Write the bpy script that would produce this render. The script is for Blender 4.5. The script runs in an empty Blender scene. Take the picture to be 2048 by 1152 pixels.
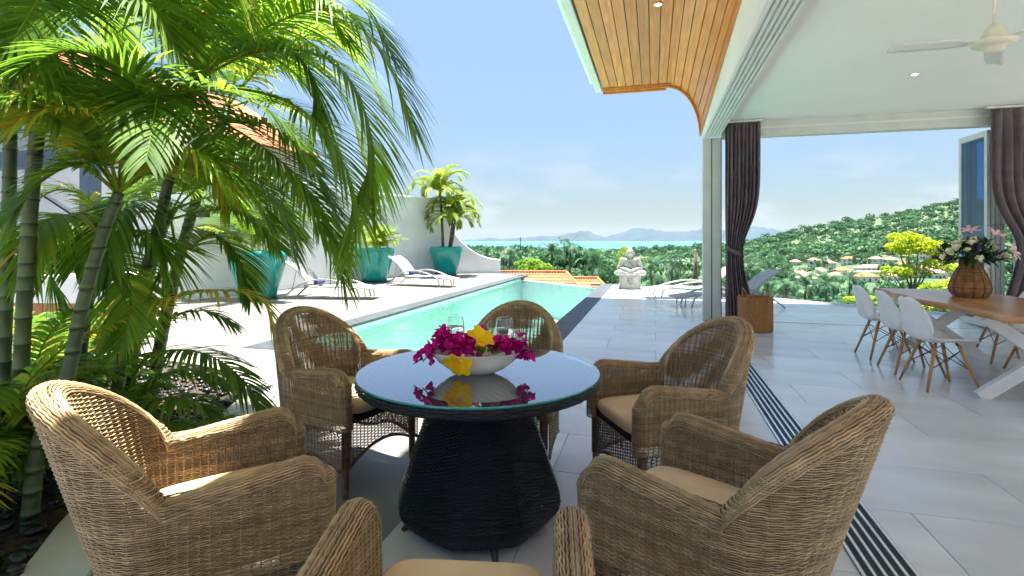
import bpy, bmesh, math, random
import numpy as np
from mathutils import Vector, Matrix
random.seed(7); np.random.seed(7)
R = math.radians
sc = bpy.context.scene
# ------------------------------------------------------------------ camera
F = 1040.0; HZ = 480.0; CAMH = 1.35; YAW = 15.2
S_, C_ = math.sin(R(YAW)), math.cos(R(YAW))
cam_d = bpy.data.cameras.new('camera'); cam = bpy.data.objects.new('camera', cam_d)
sc.collection.objects.link(cam); sc.camera = cam
cam.location = (0, 0, CAMH); cam.rotation_euler = (R(90), 0, R(YAW))
cam_d.sensor_width = 36; cam_d.lens = 36 * F / 2048
cam_d.shift_y = -(576 - HZ) / 2048
cam_d.clip_start = 0.05; cam_d.clip_end = 90000
# ------------------------------------------------------------------ world, sun, exposure
SUN_SHIFT = (0.01, -0.20)          # metres a shadow moves per metre of height
sdir = Vector((SUN_SHIFT[0], SUN_SHIFT[1], -1)).normalized()
elev = math.asin(-sdir.z); to_sun = -sdir
w = bpy.data.worlds.new('World'); sc.world = w; w.use_nodes = True
nt = w.node_tree; N = nt.nodes; L = nt.links
for n in list(N): N.remove(n)
out = N.new('ShaderNodeOutputWorld'); bg = N.new('ShaderNodeBackground')
sky = N.new('ShaderNodeTexSky'); sky.sky_type = 'NISHITA'; sky.sun_disc = False
sky.sun_elevation = elev; sky.sun_rotation = math.atan2(to_sun.x, to_sun.y)
sky.altitude = 40; sky.air_density = 1.0; sky.dust_density = 1.0; sky.ozone_density = 2.0
# low cumulus over the sea, by direction
geo = N.new('ShaderNodeTexCoord'); sep = N.new('ShaderNodeSeparateXYZ'); L.new(geo.outputs['Generated'], sep.inputs[0])
mp = N.new('ShaderNodeMapping'); mp.inputs['Scale'].default_value = (1, 1, 3.2); L.new(geo.outputs['Generated'], mp.inputs[0])
nz = N.new('ShaderNodeTexNoise'); nz.inputs['Scale'].default_value = 5.5; nz.inputs['Detail'].default_value = 9; nz.inputs['Roughness'].default_value = .62
L.new(mp.outputs[0], nz.inputs['Vector'])
r1 = N.new('ShaderNodeMapRange'); r1.inputs[1].default_value = .50; r1.inputs[2].default_value = .72; L.new(nz.outputs['Fac'], r1.inputs[0])
band = N.new('ShaderNodeValToRGB'); L.new(sep.outputs['Z'], band.inputs[0])
cr = band.color_ramp; cr.elements[0].position = 0.0; cr.elements[0].color = (.25, .25, .25, 1); cr.elements[1].position = .20; cr.elements[1].color = (0, 0, 0, 1)
e = cr.elements.new(.05); e.color = (1, 1, 1, 1); e = cr.elements.new(.10); e.color = (.5, .5, .5, 1)
mul = N.new('ShaderNodeMath'); mul.operation = 'MULTIPLY'; L.new(r1.outputs[0], mul.inputs[0]); L.new(band.outputs[0], mul.inputs[1])
mix = N.new('ShaderNodeMixRGB'); mix.inputs[2].default_value = (1.62, 1.70, 1.78, 1)
bw = N.new('ShaderNodeRGBToBW'); L.new(sky.outputs[0], bw.inputs[0]); pw = N.new('ShaderNodeMath'); pw.operation = 'POWER'; pw.inputs[1].default_value = -.88; L.new(bw.outputs[0], pw.inputs[0])
vs_ = N.new('ShaderNodeVectorMath'); vs_.operation = 'SCALE'; L.new(sky.outputs[0], vs_.inputs[0]); L.new(pw.outputs[0], vs_.inputs['Scale'])   # hazy tropical sky: even brightness from zenith to horizon
L.new(mul.outputs[0], mix.inputs[0]); L.new(vs_.outputs[0], mix.inputs[1]); L.new(mix.outputs[0], bg.inputs[0]); L.new(bg.outputs[0], out.inputs[0])
bg.inputs[1].default_value = .106
sun_d = bpy.data.lights.new('sun', 'SUN'); sun = bpy.data.objects.new('sun', sun_d); sc.collection.objects.link(sun)
sun_d.energy = 4.7; sun_d.angle = R(.55); sun_d.color = (1, .95, .87)
sun.rotation_euler = sdir.to_track_quat('-Z', 'Y').to_euler(); sun.location = (0, 0, 30)
sc.view_settings.view_transform = 'Standard'; sc.view_settings.look = 'None'; sc.view_settings.gamma = 1
sc.view_settings.exposure = 2.42
sc.cycles.max_bounces = 10; sc.cycles.diffuse_bounces = 8; sc.cycles.transparent_max_bounces = 24
sc.cycles.use_denoising = True
# ------------------------------------------------------------------ helpers
COL = sc.collection
def W(px, py, d):
    """pixel of the photograph + distance in front of the camera -> world"""
    r = (px - 1024) / F * d; z = CAMH - (py - HZ) / F * d
    return Vector((C_ * r - S_ * d, S_ * r + C_ * d, z))
def G(px, py, z=0.0):
    return W(px, py, F * (CAMH - z) / (py - HZ))
def tag(o, label=None, cat=None, group=None, kind=None):
    if label: o['label'] = label
    if cat: o['category'] = cat
    if group: o['group'] = group
    if kind: o['kind'] = kind
    return o
def empty(name, loc=(0, 0, 0), rz=0, parent=None):
    o = bpy.data.objects.new(name, None); COL.objects.link(o); o.location = loc; o.rotation_euler.z = rz
    o.empty_display_size = .1
    if parent: o.parent = parent
    return o
def copy_tree(o, parent=None):
    c = o.copy(); COL.objects.link(c); c.parent = parent
    for ch in list(o.children): copy_tree(ch, c)
    return c
def link(name, me, m=None, parent=None, loc=None, rz=None):
    o = bpy.data.objects.new(name, me); COL.objects.link(o)
    if m is not None and not me.materials: me.materials.append(m)
    if parent: o.parent = parent
    if loc is not None: o.location = loc
    if rz is not None: o.rotation_euler.z = rz
    return o
class MB:
    def __init__(s): s.v = []; s.f = []; s.t = []; s.n = 0; s.chunks = []; s.tone = 1.0
    def add(s, vs, fs, tone=None):
        b = s.n; t = s.tone if tone is None else tone
        s.v.extend(tuple(p) for p in vs); s.f.extend(tuple(b + i for i in q) for q in fs)
        s.t.extend([t] * len(vs)); s.n += len(vs); return s
    def box(s, x0, x1, y0, y1, z0, z1, M=None):
        p = [(x0,y0,z0),(x1,y0,z0),(x1,y1,z0),(x0,y1,z0),(x0,y0,z1),(x1,y0,z1),(x1,y1,z1),(x0,y1,z1)]
        if M is not None: p = [tuple(M @ Vector(q)) for q in p]
        return s.add(p, [(0,3,2,1),(4,5,6,7),(0,1,5,4),(1,2,6,5),(2,3,7,6),(3,0,4,7)])
    def bar(s, a, b, w, h, up=(0, 0, 1)):
        a, b = Vector(a), Vector(b); t = (b - a).normalized(); u = Vector(up)
        sd = t.cross(u)
        if sd.length < 1e-4: sd = t.cross(Vector((1, 0, 0)))
        sd.normalize(); u = sd.cross(t)
        p = []
        for q in (a, b):
            for i, j in ((-1,-1),(1,-1),(1,1),(-1,1)): p.append(q + sd * (i * w / 2) + u * (j * h / 2))
        return s.add(p, [(0,1,2,3),(7,6,5,4),(0,4,5,1),(1,5,6,2),(2,6,7,3),(3,7,4,0)])
    def tube(s, path, rad, n=8, cap=True, closed=False):
        path = [Vector(p) for p in path]; k = len(path)
        rads = rad if hasattr(rad, '__len__') else [rad] * k
        vs = []; prev = None
        for i, p in enumerate(path):
            a = path[(i - 1) % k] if (closed or i > 0) else p
            b = path[(i + 1) % k] if (closed or i < k - 1) else p
            t = (b - a).normalized()
            if prev is None:
                u = Vector((0, 0, 1)) if abs(t.z) < .9 else Vector((1, 0, 0))
            else: u = prev
            sd = t.cross(u)
            if sd.length < 1e-5: sd = t.cross(Vector((0, 1, 0)))
            sd.normalize(); u = sd.cross(t).normalized(); prev = u
            for j in range(n):
                an = 2 * math.pi * j / n
                vs.append(p + (sd * math.cos(an) + u * math.sin(an)) * rads[i])
        fs = []
        for i in range(k if closed else k - 1):
            i2 = (i + 1) % k
            for j in range(n):
                fs.append((i*n+j, i*n+(j+1)%n, i2*n+(j+1)%n, i2*n+j))
        if cap and not closed:
            fs.append(tuple(range(n - 1, -1, -1))); fs.append(tuple((k-1)*n + j for j in range(n)))
        return s.add(vs, fs)
    def lathe(s, prof, n=32, c=(0, 0, 0), sx=1, sy=1, capb=True, capt=False):
        vs = []; k = len(prof)
        for r, z in prof:
            for j in range(n):
                a = 2 * math.pi * j / n
                vs.append((c[0] + r * sx * math.cos(a), c[1] + r * sy * math.sin(a), c[2] + z))
        fs = []
        for i in range(k - 1):
            for j in range(n):
                fs.append((i*n+j, i*n+(j+1)%n, (i+1)*n+(j+1)%n, (i+1)*n+j))
        if capb: fs.append(tuple(range(n - 1, -1, -1)))
        if capt: fs.append(tuple((k-1)*n + j for j in range(n)))
        return s.add(vs, fs)
    def grid(s, P, closed_u=False):
        a = len(P); b = len(P[0]); vs = [p for row in P for p in row]; fs = []
        for i in range(a if closed_u else a - 1):
            for j in range(b - 1):
                i2 = (i + 1) % a; fs.append((i*b+j, i2*b+j, i2*b+j+1, i*b+j+1))
        return s.add(vs, fs)
    def ell(s, c, r, n=12, m=8, M=None):
        vs = []; fs = []
        for i in range(m + 1):
            th = math.pi * i / m
            for j in range(n):
                a = 2 * math.pi * j / n
                q = Vector((r[0]*math.sin(th)*math.cos(a), r[1]*math.sin(th)*math.sin(a), r[2]*math.cos(th)))
                if M is not None: q = M @ q
                vs.append(Vector(c) + q)
        for i in range(m):
            for j in range(n): fs.append((i*n+j, (i+1)*n+j, (i+1)*n+(j+1)%n, i*n+(j+1)%n))
        return s.add(vs, fs)
    def mesh(s, name, smooth=False, tone=False):
        me = bpy.data.meshes.new(name); me.from_pydata(s.v, [], s.f); me.update()
        if smooth: me.polygons.foreach_set('use_smooth', [True] * len(me.polygons))
        if tone:
            at = me.attributes.new('tone', 'FLOAT', 'POINT'); at.data.foreach_set('value', s.t)
        return me
    def build(s, name, m, parent=None, smooth=False, tone=False, bevel=0, loc=None, rz=None, seg=2):
        me = s.mesh(name, smooth, tone); o = link(name, me, m, parent, loc, rz)
        if bevel:
            b = o.modifiers.new('bevel', 'BEVEL'); b.width = bevel; b.segments = seg; b.limit_method = 'ANGLE'; b.angle_limit = R(40)
        return o
def fast_mesh(name, V, Fq, tone=None, smooth=True):
    """numpy verts + quads/tris -> mesh"""
    V = np.asarray(V, np.float32); Fq = np.asarray(Fq, np.int32); k = Fq.shape[1]
    me = bpy.data.meshes.new(name); me.vertices.add(len(V)); me.vertices.foreach_set('co', V.ravel())
    me.loops.add(Fq.size); me.loops.foreach_set('vertex_index', Fq.ravel())
    me.polygons.add(len(Fq)); me.polygons.foreach_set('loop_start', np.arange(0, Fq.size, k, dtype=np.int32))
    try: me.polygons.foreach_set('loop_total', np.full(len(Fq), k, np.int32))
    except Exception: pass
    me.update(calc_edges=True)
    if smooth: me.polygons.foreach_set('use_smooth', np.ones(len(Fq), bool))
    if tone is not None:
        at = me.attributes.new('tone', 'FLOAT', 'POINT'); at.data.foreach_set('value', np.asarray(tone, np.float32))
    me.validate(); return me
# ---- materials
def newmat(name):
    m = bpy.data.materials.new(name); m.use_nodes = True; t = m.node_tree
    b = t.nodes['Principled BSDF']; return m, t, b
def mat(name, col, rough=.5, var=.12, scale=8., metal=0., bump=0., bscale=40., col2=None, tone=False, objrand=0., spec=None, stretch=None, coords='Object', detail=5., thr=(.35, .65), rvar=0., sub=0., bdetail=3.):
    m, t, b = newmat(name); N = t.nodes; L = t.links
    tc = N.new('ShaderNodeTexCoord'); mp = N.new('ShaderNodeMapping'); L.new(tc.outputs[coords], mp.inputs[0])
    if stretch: mp.inputs['Scale'].default_value = stretch
    nz = N.new('ShaderNodeTexNoise'); nz.inputs['Scale'].default_value = scale; nz.inputs['Detail'].default_value = detail
    L.new(mp.outputs[0], nz.inputs['Vector'])
    c2 = col2 if col2 else tuple(max(0, c * (1 - 2 * var)) for c in col)
    c1 = col if col2 else tuple(min(1, c * (1 + var)) for c in col)
    rp = N.new('ShaderNodeMapRange'); rp.inputs[1].default_value = thr[0]; rp.inputs[2].default_value = thr[1]
    L.new(nz.outputs['Fac'], rp.inputs[0])
    mx = N.new('ShaderNodeMixRGB'); mx.inputs[1].default_value = (*c2, 1); mx.inputs[2].default_value = (*c1, 1)
    L.new(rp.outputs[0], mx.inputs[0]); last = mx.outputs[0]
    def mulby(sock, lo=None, hi=None):
        nonlocal last
        if lo is not None:
            r = N.new('ShaderNodeMapRange'); r.inputs[3].default_value = lo; r.inputs[4].default_value = hi; L.new(sock, r.inputs[0]); sock = r.outputs[0]
        v = N.new('ShaderNodeVectorMath'); v.operation = 'SCALE'; L.new(last, v.inputs[0]); L.new(sock, v.inputs['Scale']); last = v.outputs[0]
    if tone:
        a = N.new('ShaderNodeAttribute'); a.attribute_name = 'tone'; mulby(a.outputs['Fac'])
    if objrand:
        oi = N.new('ShaderNodeObjectInfo'); mulby(oi.outputs['Random'], 1 - objrand, 1 + objrand)
    L.new(last, b.inputs['Base Color'])
    b.inputs['Roughness'].default_value = rough; b.inputs['Metallic'].default_value = metal
    if rvar:
        r = N.new('ShaderNodeMapRange'); r.inputs[3].default_value = rough - rvar; r.inputs[4].default_value = rough + rvar
        L.new(nz.outputs['Fac'], r.inputs[0]); L.new(r.outputs[0], b.inputs['Roughness'])
    if spec is not None: b.inputs['Specular IOR Level'].default_value = spec
    if bump:
        n2 = N.new('ShaderNodeTexNoise'); n2.inputs['Scale'].default_value = bscale; n2.inputs['Detail'].default_value = bdetail; L.new(mp.outputs[0], n2.inputs['Vector'])
        bp = N.new('ShaderNodeBump'); bp.inputs['Strength'].default_value = bump; bp.inputs['Distance'].default_value = .01
        L.new(n2.outputs['Fac'], bp.inputs['Height']); L.new(bp.outputs[0], b.inputs['Normal'])
    return m
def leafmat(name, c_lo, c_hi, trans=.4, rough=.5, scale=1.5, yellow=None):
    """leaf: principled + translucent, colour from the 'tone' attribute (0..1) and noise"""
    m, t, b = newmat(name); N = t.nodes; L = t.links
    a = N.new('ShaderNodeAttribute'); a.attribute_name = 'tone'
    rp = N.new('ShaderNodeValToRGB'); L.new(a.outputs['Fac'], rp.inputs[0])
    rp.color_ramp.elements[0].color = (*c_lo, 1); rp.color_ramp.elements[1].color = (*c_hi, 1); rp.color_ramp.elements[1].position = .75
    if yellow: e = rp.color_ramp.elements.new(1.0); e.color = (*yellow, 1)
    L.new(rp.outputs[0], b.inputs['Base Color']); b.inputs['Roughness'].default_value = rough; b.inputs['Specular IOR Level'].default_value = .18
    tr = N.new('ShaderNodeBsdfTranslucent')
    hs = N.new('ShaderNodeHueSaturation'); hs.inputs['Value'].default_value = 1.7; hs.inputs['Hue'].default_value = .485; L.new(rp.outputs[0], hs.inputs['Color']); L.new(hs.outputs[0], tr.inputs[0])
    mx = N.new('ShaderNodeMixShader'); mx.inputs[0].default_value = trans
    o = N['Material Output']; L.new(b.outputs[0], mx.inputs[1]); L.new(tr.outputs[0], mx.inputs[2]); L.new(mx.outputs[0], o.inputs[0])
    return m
def glassmat(name, tint=(1, 1, 1), ior=1.45, rough=0.0, bump=0, bscale=3., boost=1.0):
    """clear pane: transparent tint + fresnel reflection"""
    m, t, b = newmat(name); N = t.nodes; L = t.links; N.remove(b)
    tr = N.new('ShaderNodeBsdfTransparent'); tr.inputs[0].default_value = (*tint, 1)
    gl = N.new('ShaderNodeBsdfGlossy'); gl.inputs['Roughness'].default_value = rough
    fr = N.new('ShaderNodeFresnel'); fr.inputs[0].default_value = ior
    fac = fr.outputs[0]
    if boost != 1:
        mm = N.new('ShaderNodeMath'); mm.operation = 'MULTIPLY'; mm.use_clamp = True; mm.inputs[1].default_value = boost; L.new(fac, mm.inputs[0]); fac = mm.outputs[0]
    gm = N.new('ShaderNodeNewGeometry'); iv = N.new('ShaderNodeMath'); iv.operation = 'SUBTRACT'; iv.inputs[0].default_value = 1; L.new(gm.outputs['Backfacing'], iv.inputs[1])
    m2 = N.new('ShaderNodeMath'); m2.operation = 'MULTIPLY'; L.new(fac, m2.inputs[0]); L.new(iv.outputs[0], m2.inputs[1]); fac = m2.outputs[0]
    mx = N.new('ShaderNodeMixShader'); L.new(fac, mx.inputs[0]); L.new(tr.outputs[0], mx.inputs[1]); L.new(gl.outputs[0], mx.inputs[2])
    if bump:
        tc = N.new('ShaderNodeTexCoord'); nz = N.new('ShaderNodeTexNoise'); nz.inputs['Scale'].default_value = bscale; nz.inputs['Detail'].default_value = 3
        L.new(tc.outputs['Object'], nz.inputs['Vector']); bp = N.new('ShaderNodeBump'); bp.inputs['Strength'].default_value = bump; bp.inputs['Distance'].default_value = .05
        L.new(nz.outputs['Fac'], bp.inputs['Height']); L.new(bp.outputs[0], gl.inputs['Normal']); L.new(bp.outputs[0], fr.inputs['Normal'])
    L.new(mx.outputs[0], N['Material Output'].inputs[0]); return m
def clearmat(name, col, ior):
    m, t, b = newmat(name); b.inputs['Base Color'].default_value = (*col, 1); b.inputs['Transmission Weight'].default_value = 1; b.inputs['Roughness'].default_value = 0; b.inputs['IOR'].default_value = ior; return m
def emitmat(name, col, s):
    m, t, b = newmat(name); b.inputs['Emission Color'].default_value = (*col, 1); b.inputs['Emission Strength'].default_value = s; return m
M = {}
M['tile_in'] = mat('stone_tile', (.67, .685, .69), .19, col2=(.55, .56, .565), scale=1.0, objrand=.10, stretch=(1, 2.5, 1), bump=.04, bscale=30, rvar=.07, spec=.5)  # stone lightened to offset the shade under the roof
M['tile_out'] = mat('sun_toned_tile', (.20, .19, .175), .5, col2=(.165, .156, .144), scale=.8, objrand=.09, bump=.05, bscale=30)  # same stone darkened so the sunlit deck stays below white
M['grout'] = mat('grout', (.34, .34, .33), .9)
M['bounce_floor'] = mat('bounce_paving', (.74, .72, .68), .8, var=.05)  # kept bright for the unseen floors that bounce light
M['coping'] = mat('dark_slate', (.042, .050, .060), .55, var=.2, scale=5, objrand=.12, bump=.12, bscale=60)
M['pool'] = mat('pool_plaster', (.50, .66, .60), .6, var=.04, scale=3, objrand=0)
M['white'] = mat('white_render', (.86, .86, .845), .8, var=.05, scale=.9, bump=.08, bscale=60, detail=9)
M['ceil'] = mat('ceiling_paint', (.87, .86, .80), .75, var=.015, scale=.7)
M['alu'] = mat('pale_aluminium', (.62, .65, .60), .35, var=.04, scale=3)
M['rail'] = mat('silver_rail', (.75, .77, .78), .25, var=.05, metal=.9)
M['dark'] = mat('dark_gap', (.012, .013, .016), .6)
M['soffit'] = mat('stained_timber', (.74, .285, .062), .42, col2=(.52, .17, .032), scale=2.2, stretch=(14, .8, 14), objrand=.16, bump=.05, bscale=30, detail=8, thr=(.3, .7))
M['teal'] = mat('teal_glaze', (.010, .33, .285), .13, var=.06, scale=3, spec=.6)
M['soil'] = mat('soil', (.05, .035, .02), .95, var=.4, scale=30, bump=.6, bscale=60)
M['wicker'] = mat('wicker_cane', (.52, .37, .20), .45, col2=(.34, .225, .105), scale=22, tone=True, detail=3, thr=(.3, .7))
M['wicker_dark'] = mat('wicker_dark', (.17, .10, .05), .5, var=.25, scale=25, tone=True)
M['black'] = mat('black_resin_cane', (.010, .011, .016), .32, var=.2, scale=20, tone=True, spec=.45)
M['cushion'] = mat('beige_canvas', (.74, .56, .33), .85, var=.05, scale=6, bump=.25, bscale=420)
M['glass_top'] = glassmat('table_glass', (.80, .93, .90), 1.5, boost=2.5)
M['glass_edge'] = mat('glass_edge', (.01, .27, .235), .08, var=.03, spec=.8)
M['glass'] = glassmat('clear_glass', (.90, .955, .94), 1.5)
M['thin'] = glassmat('drinking_glass', (.965, .98, .98), 1.45, boost=2.2)
M['blueglass'] = glassmat('door_glass', (.42, .78, .88), 1.5)
M['water'] = glassmat('pool_water', (.70, .96, .90), 1.33, bump=.30, bscale=4.5)
M['drink'] = clearmat('drinking_water', (.96, .985, 1), 1.33)
M['ceramic'] = mat('white_ceramic', (.74, .75, .71), .22, var=.02)
M['stem'] = mat('palm_stem', (.075, .115, .040), .55, col2=(.03, .048, .018), scale=7, tone=True, stretch=(1, 1, .35), bump=.2, bscale=30, detail=7)
M['bark'] = mat('bark', (.13, .09, .055), .9, var=.3, scale=12, bump=.5, bscale=25)
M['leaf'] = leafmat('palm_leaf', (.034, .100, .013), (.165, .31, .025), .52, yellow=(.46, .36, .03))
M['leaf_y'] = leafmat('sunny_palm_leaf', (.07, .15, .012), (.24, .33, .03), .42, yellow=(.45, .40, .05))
M['leaf_d'] = leafmat('dark_leaf', (.008, .030, .010), (.035, .10, .022), .2)
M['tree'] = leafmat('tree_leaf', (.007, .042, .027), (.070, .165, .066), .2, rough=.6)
M['lime'] = leafmat('lime_leaf', (.13, .22, .01), (.36, .44, .02), .4, rough=.5)
M['pebble'] = mat('black_pebble', (.022, .022, .024), .38, var=.3, scale=14, objrand=.5)
M['concrete'] = mat('pale_concrete', (.50, .485, .42), .85, var=.07, scale=4, bump=.2, bscale=90)
M['frame'] = mat('silver_frame', (.38, .37, .35), .38, var=.05, metal=.35)
M['sling'] = mat('grey_sling', (.36, .36, .37), .8, var=.05, bump=.4, bscale=300)
M['towel'] = mat('navy_towel', (.045, .065, .17), .95, var=.2, scale=30, bump=.5, bscale=200)
M['statue'] = mat('white_stone', (.36, .35, .325), .85, col2=(.15, .145, .13), scale=9, detail=9, thr=(.25, .5), bump=.5, bscale=35)
M['curtain'] = mat('mauve_curtain', (.135, .10, .108), .9, var=.12, scale=6, bump=.2, bscale=300)
M['basket'] = mat('seagrass', (.42, .19, .05), .7, col2=(.26, .105, .025), scale=60, bump=.7, bscale=120)
M['vase'] = mat('rattan', (.50, .26, .10), .55, col2=(.30, .13, .04), scale=20, tone=True)
M['tabletop'] = mat('acacia_slab', (.55, .27, .105), .28, col2=(.30, .12, .042), scale=1.7, stretch=(6, .7, 6), detail=9, thr=(.3, .7), bump=.03, bscale=20)
M['whitemetal'] = mat('white_steel', (.76, .76, .74), .4, var=.03)
M['plastic'] = mat('white_plastic', (.77, .78, .79), .32, var=.015)
M['oak'] = mat('beech_leg', (.52, .27, .11), .45, col2=(.40, .19, .07), scale=4, stretch=(8, 8, 1))
M['wire'] = mat('black_wire', (.012, .012, .015), .4)
M['fan'] = mat('cream_enamel', (.74, .70, .55), .35, var=.02)
M['fan_blade'] = mat('white_blade', (.74, .74, .70), .4, var=.02)
M['magenta'] = leafmat('magenta_bract', (.36, .002, .14), (.66, .008, .30), .3, rough=.6)
M['yellow'] = leafmat('yellow_petal', (.78, .46, .004), (.90, .66, .008), .25, rough=.5)
M['petal'] = mat('cream_petal', (.78, .76, .52), .6, var=.08, scale=30)
M['purple'] = mat('purple_petal', (.10, .045, .12), .7, var=.3, scale=40)
M['pink'] = mat('pink_petal', (.72, .42, .42), .5, var=.15, scale=20)
M['cladding'] = mat('cedar_cladding', (.46, .20, .085), .55, col2=(.36, .14, .055), scale=3, stretch=(10, 10, .8), objrand=.12)
M['steelblue'] = mat('slate_blue_steel', (.075, .11, .16), .4, var=.06)
M['roof'] = mat('terracotta_tile', (.52, .15, .045), .8, col2=(.36, .10, .035), scale=3, tone=True, detail=6)
M['roof_pale'] = mat('faded_terracotta', (.50, .24, .17), .85, var=.15, scale=.6)
M['hwall'] = mat('house_plaster', (.70, .66, .60), .85, var=.08, scale=.5)
M['pane'] = mat('dark_pane', (.05, .07, .09), .2)
M['earth'] = mat('hillside_earth', (.10, .14, .06), .95, col2=(.045, .085, .035), scale=.03, detail=9)
M['sea'] = mat('sea_water', (.035, .19, .26), .35, var=.1, scale=.002)
M['island'] = mat('island_forest', (.016, .034, .042), .95, var=.25, scale=.002)
M['downlight'] = emitmat('lamp_glow', (1, .78, .45), 9)
# ================================================================== SETTING
def clip_poly(poly, region):
    for i in range(len(region)):
        a = region[i]; b = region[(i + 1) % len(region)]; outp = []
        def ins(p): return (b[0]-a[0])*(p[1]-a[1]) - (b[1]-a[1])*(p[0]-a[0]) >= -1e-9
        for k in range(len(poly)):
            p, q = poly[k], poly[(k + 1) % len(poly)]
            if ins(p): outp.append(p)
            if ins(p) != ins(q):
                d1 = (b[0]-a[0])*(p[1]-a[1]) - (b[1]-a[1])*(p[0]-a[0]); d2 = (b[0]-a[0])*(q[1]-a[1]) - (b[1]-a[1])*(q[0]-a[0])
                t = d1 / (d1 - d2); outp.append((p[0]+(q[0]-p[0])*t, p[1]+(q[1]-p[1])*t))
        poly = outp
        if len(poly) < 3: return []
    return poly
def prism(mb, poly, z0, z1):
    n = len(poly); vs = [(p[0], p[1], z0) for p in poly] + [(p[0], p[1], z1) for p in poly]
    fs = [tuple(range(n-1, -1, -1)), tuple(range(n, 2*n))] + [(i, (i+1) % n, n+(i+1) % n, n+i) for i in range(n)]
    return mb.add(vs, fs)
def area(p): return abs(sum(p[i][0]*p[(i+1) % len(p)][1]-p[(i+1) % len(p)][0]*p[i][1] for i in range(len(p))))/2
TW, TH, GAP = 1.2, .6, .004
full = MB(); 
def chamfer_tile(mb, poly):
    n = len(poly); cx = sum(p[0] for p in poly)/n; cy = sum(p[1] for p in poly)/n
    inn = [(p[0]+(.0015 if p[0] < cx else -.0015), p[1]+(.0015 if p[1] < cy else -.0015)) for p in poly]
    vs = [(p[0], p[1], -.012) for p in poly] + [(p[0], p[1], -.0015) for p in poly] + [(p[0], p[1], 0) for p in inn]
    fs = [tuple(range(2*n, 3*n))]
    for k in (0, n):
        fs += [(k+i, k+(i+1) % n, k+n+(i+1) % n, k+n+i) for i in range(n)]
    mb.add(vs, fs)
chamfer_tile(full, [(GAP/2, GAP/2), (TW-GAP/2, GAP/2), (TW-GAP/2, TH-GAP/2), (GAP/2, TH-GAP/2)])
def floor(name, region, m, x0, y0):
    base = MB(); prism(base, region, -.35, -.007); o = base.build(name, M['grout']); tag(o, kind='structure')
    fm = full.mesh('floor_tile'); fm.materials.append(m)
    xs = [p[0] for p in region]; ys = [p[1] for p in region]
    j = 0; y = y0
    while y < max(ys):
        x = x0 - (.6 if j % 2 else 0)
        while x < max(xs):
            q = [(x+GAP/2, y+GAP/2), (x+TW-GAP/2, y+GAP/2), (x+TW-GAP/2, y+TH-GAP/2), (x+GAP/2, y+TH-GAP/2)]
            c = clip_poly(q, region)
            if len(c) >= 3 and area(c) > .004:
                if area(c) > area(q) * .999: t = link('floor_tile', fm, m, o, (x, y, 0))
                else:
                    mb = MB(); chamfer_tile(mb, [(p[0]-x, p[1]-y) for p in c]); t = link('floor_tile', mb.mesh('floor_tile'), m, o, (x, y, 0))
            x += TW
        y += TH; j += 1
    return o
EDGE = lambda X: 16.0 - .757 * (X + 1.17)
floor('terrace_floor', [(-1.17, -2.4), (9, -2.4), (9, EDGE(9)), (-1.17, EDGE(-1.17))], M['tile_in'], -1.17, -2.4)
floor('patio_floor', [(-10.6, -2.4), (-1.17, -2.4), (-1.17, 5.40), (-10.6, 5.40)], M['tile_out'], -10.77, -2.4)
floor('sun_deck', [(-10.6, 5.40), (-4.97, 5.40), (-4.97, 19.6), (-6.0, 20.5), (-10.6, 20.5)], M['tile_out'], -10.77, 5.4)
for nm, bx_ in (('rear_bounce_floor', (-10.6, 16, -11, -2.403)), ('side_bounce_floor', (9.003, 16, -2.4, 8.2))):  # unseen pale floors added to bounce sunlight up to the ceiling
    a = MB(); a.box(bx_[0], bx_[1], bx_[2], bx_[3], -.35, -.002); tag(a.build(nm, M['bounce_floor']), kind='structure')
# ---- pool
XL, XR, YN = -4.64, -1.50, 5.73
WL, WR = (XL, 18.3), (XR, 15.55)
basin = MB()
fl = [(XL, YN), (XR, YN), WR, WL]
basin.add([(p[0], p[1], -1.25) for p in fl], [(0, 1, 2, 3)])
prism(basin, [(XL-.3, YN-.3), (XL, YN-.3), (XL, 18.3), (XL-.3, 18.9)], -1.4, -.05)
prism(basin, [(XR, YN-.3), (XR+.3, YN-.3), (XR+.3, 15.9), (XR, 15.55)], -1.4, -.05)
prism(basin, [(XL, YN-.3), (XR, YN-.3), (XR, YN), (XL, YN)], -1.4, -.05)
prism(basin, [WL, WR, (WR[0]+.15, WR[1]+.2), (WL[0]+.15, WL[1]+.2)], -1.4, -.112)
for k in range(3):
    prism(basin, [(XL+.002, YN+.001), (XR-.002, YN+.001), (XR-.002, YN+1.35-.42*k), (XL+.002, YN+1.35-.42*k)], -1.249, -.95+.27*k)
pool = basin.build('pool_basin', M['pool']); tag(pool, kind='structure')
wt = MB(); wt.add([(XL-.0, YN, -.10), (XR, YN, -.10), (WR[0]+.06, WR[1]+.10, -.10), (WL[0]+.06, WL[1]+.1, -.10)], [(0, 1, 2, 3)])
tag(wt.build('pool_water', M['water']), kind='structure')
def coping(x0, x1, y0, y1):
    mb = MB(); mb.box(0, x1-x0-.004, 0, y1-y0-.004, -.045, .006); mb.build('coping_stone', M['coping'], pool, bevel=.004, loc=(x0, y0, 0))
y = 5.40
while y < 19.3:
    coping(-4.97, XL+.03, y, min(y+1.0, 19.35)); 
    if y < 15.9: coping(XR-.03, -1.17, y, min(y+1.0, 16.2))
    y += 1.0
x = XL + .03
while x < XR-.04: coping(x, min(x+1.0, XR-.03), 5.40, YN+.03); x += 1.0
coping(-1.85, XR-.034, 15.95, 16.2)
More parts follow.
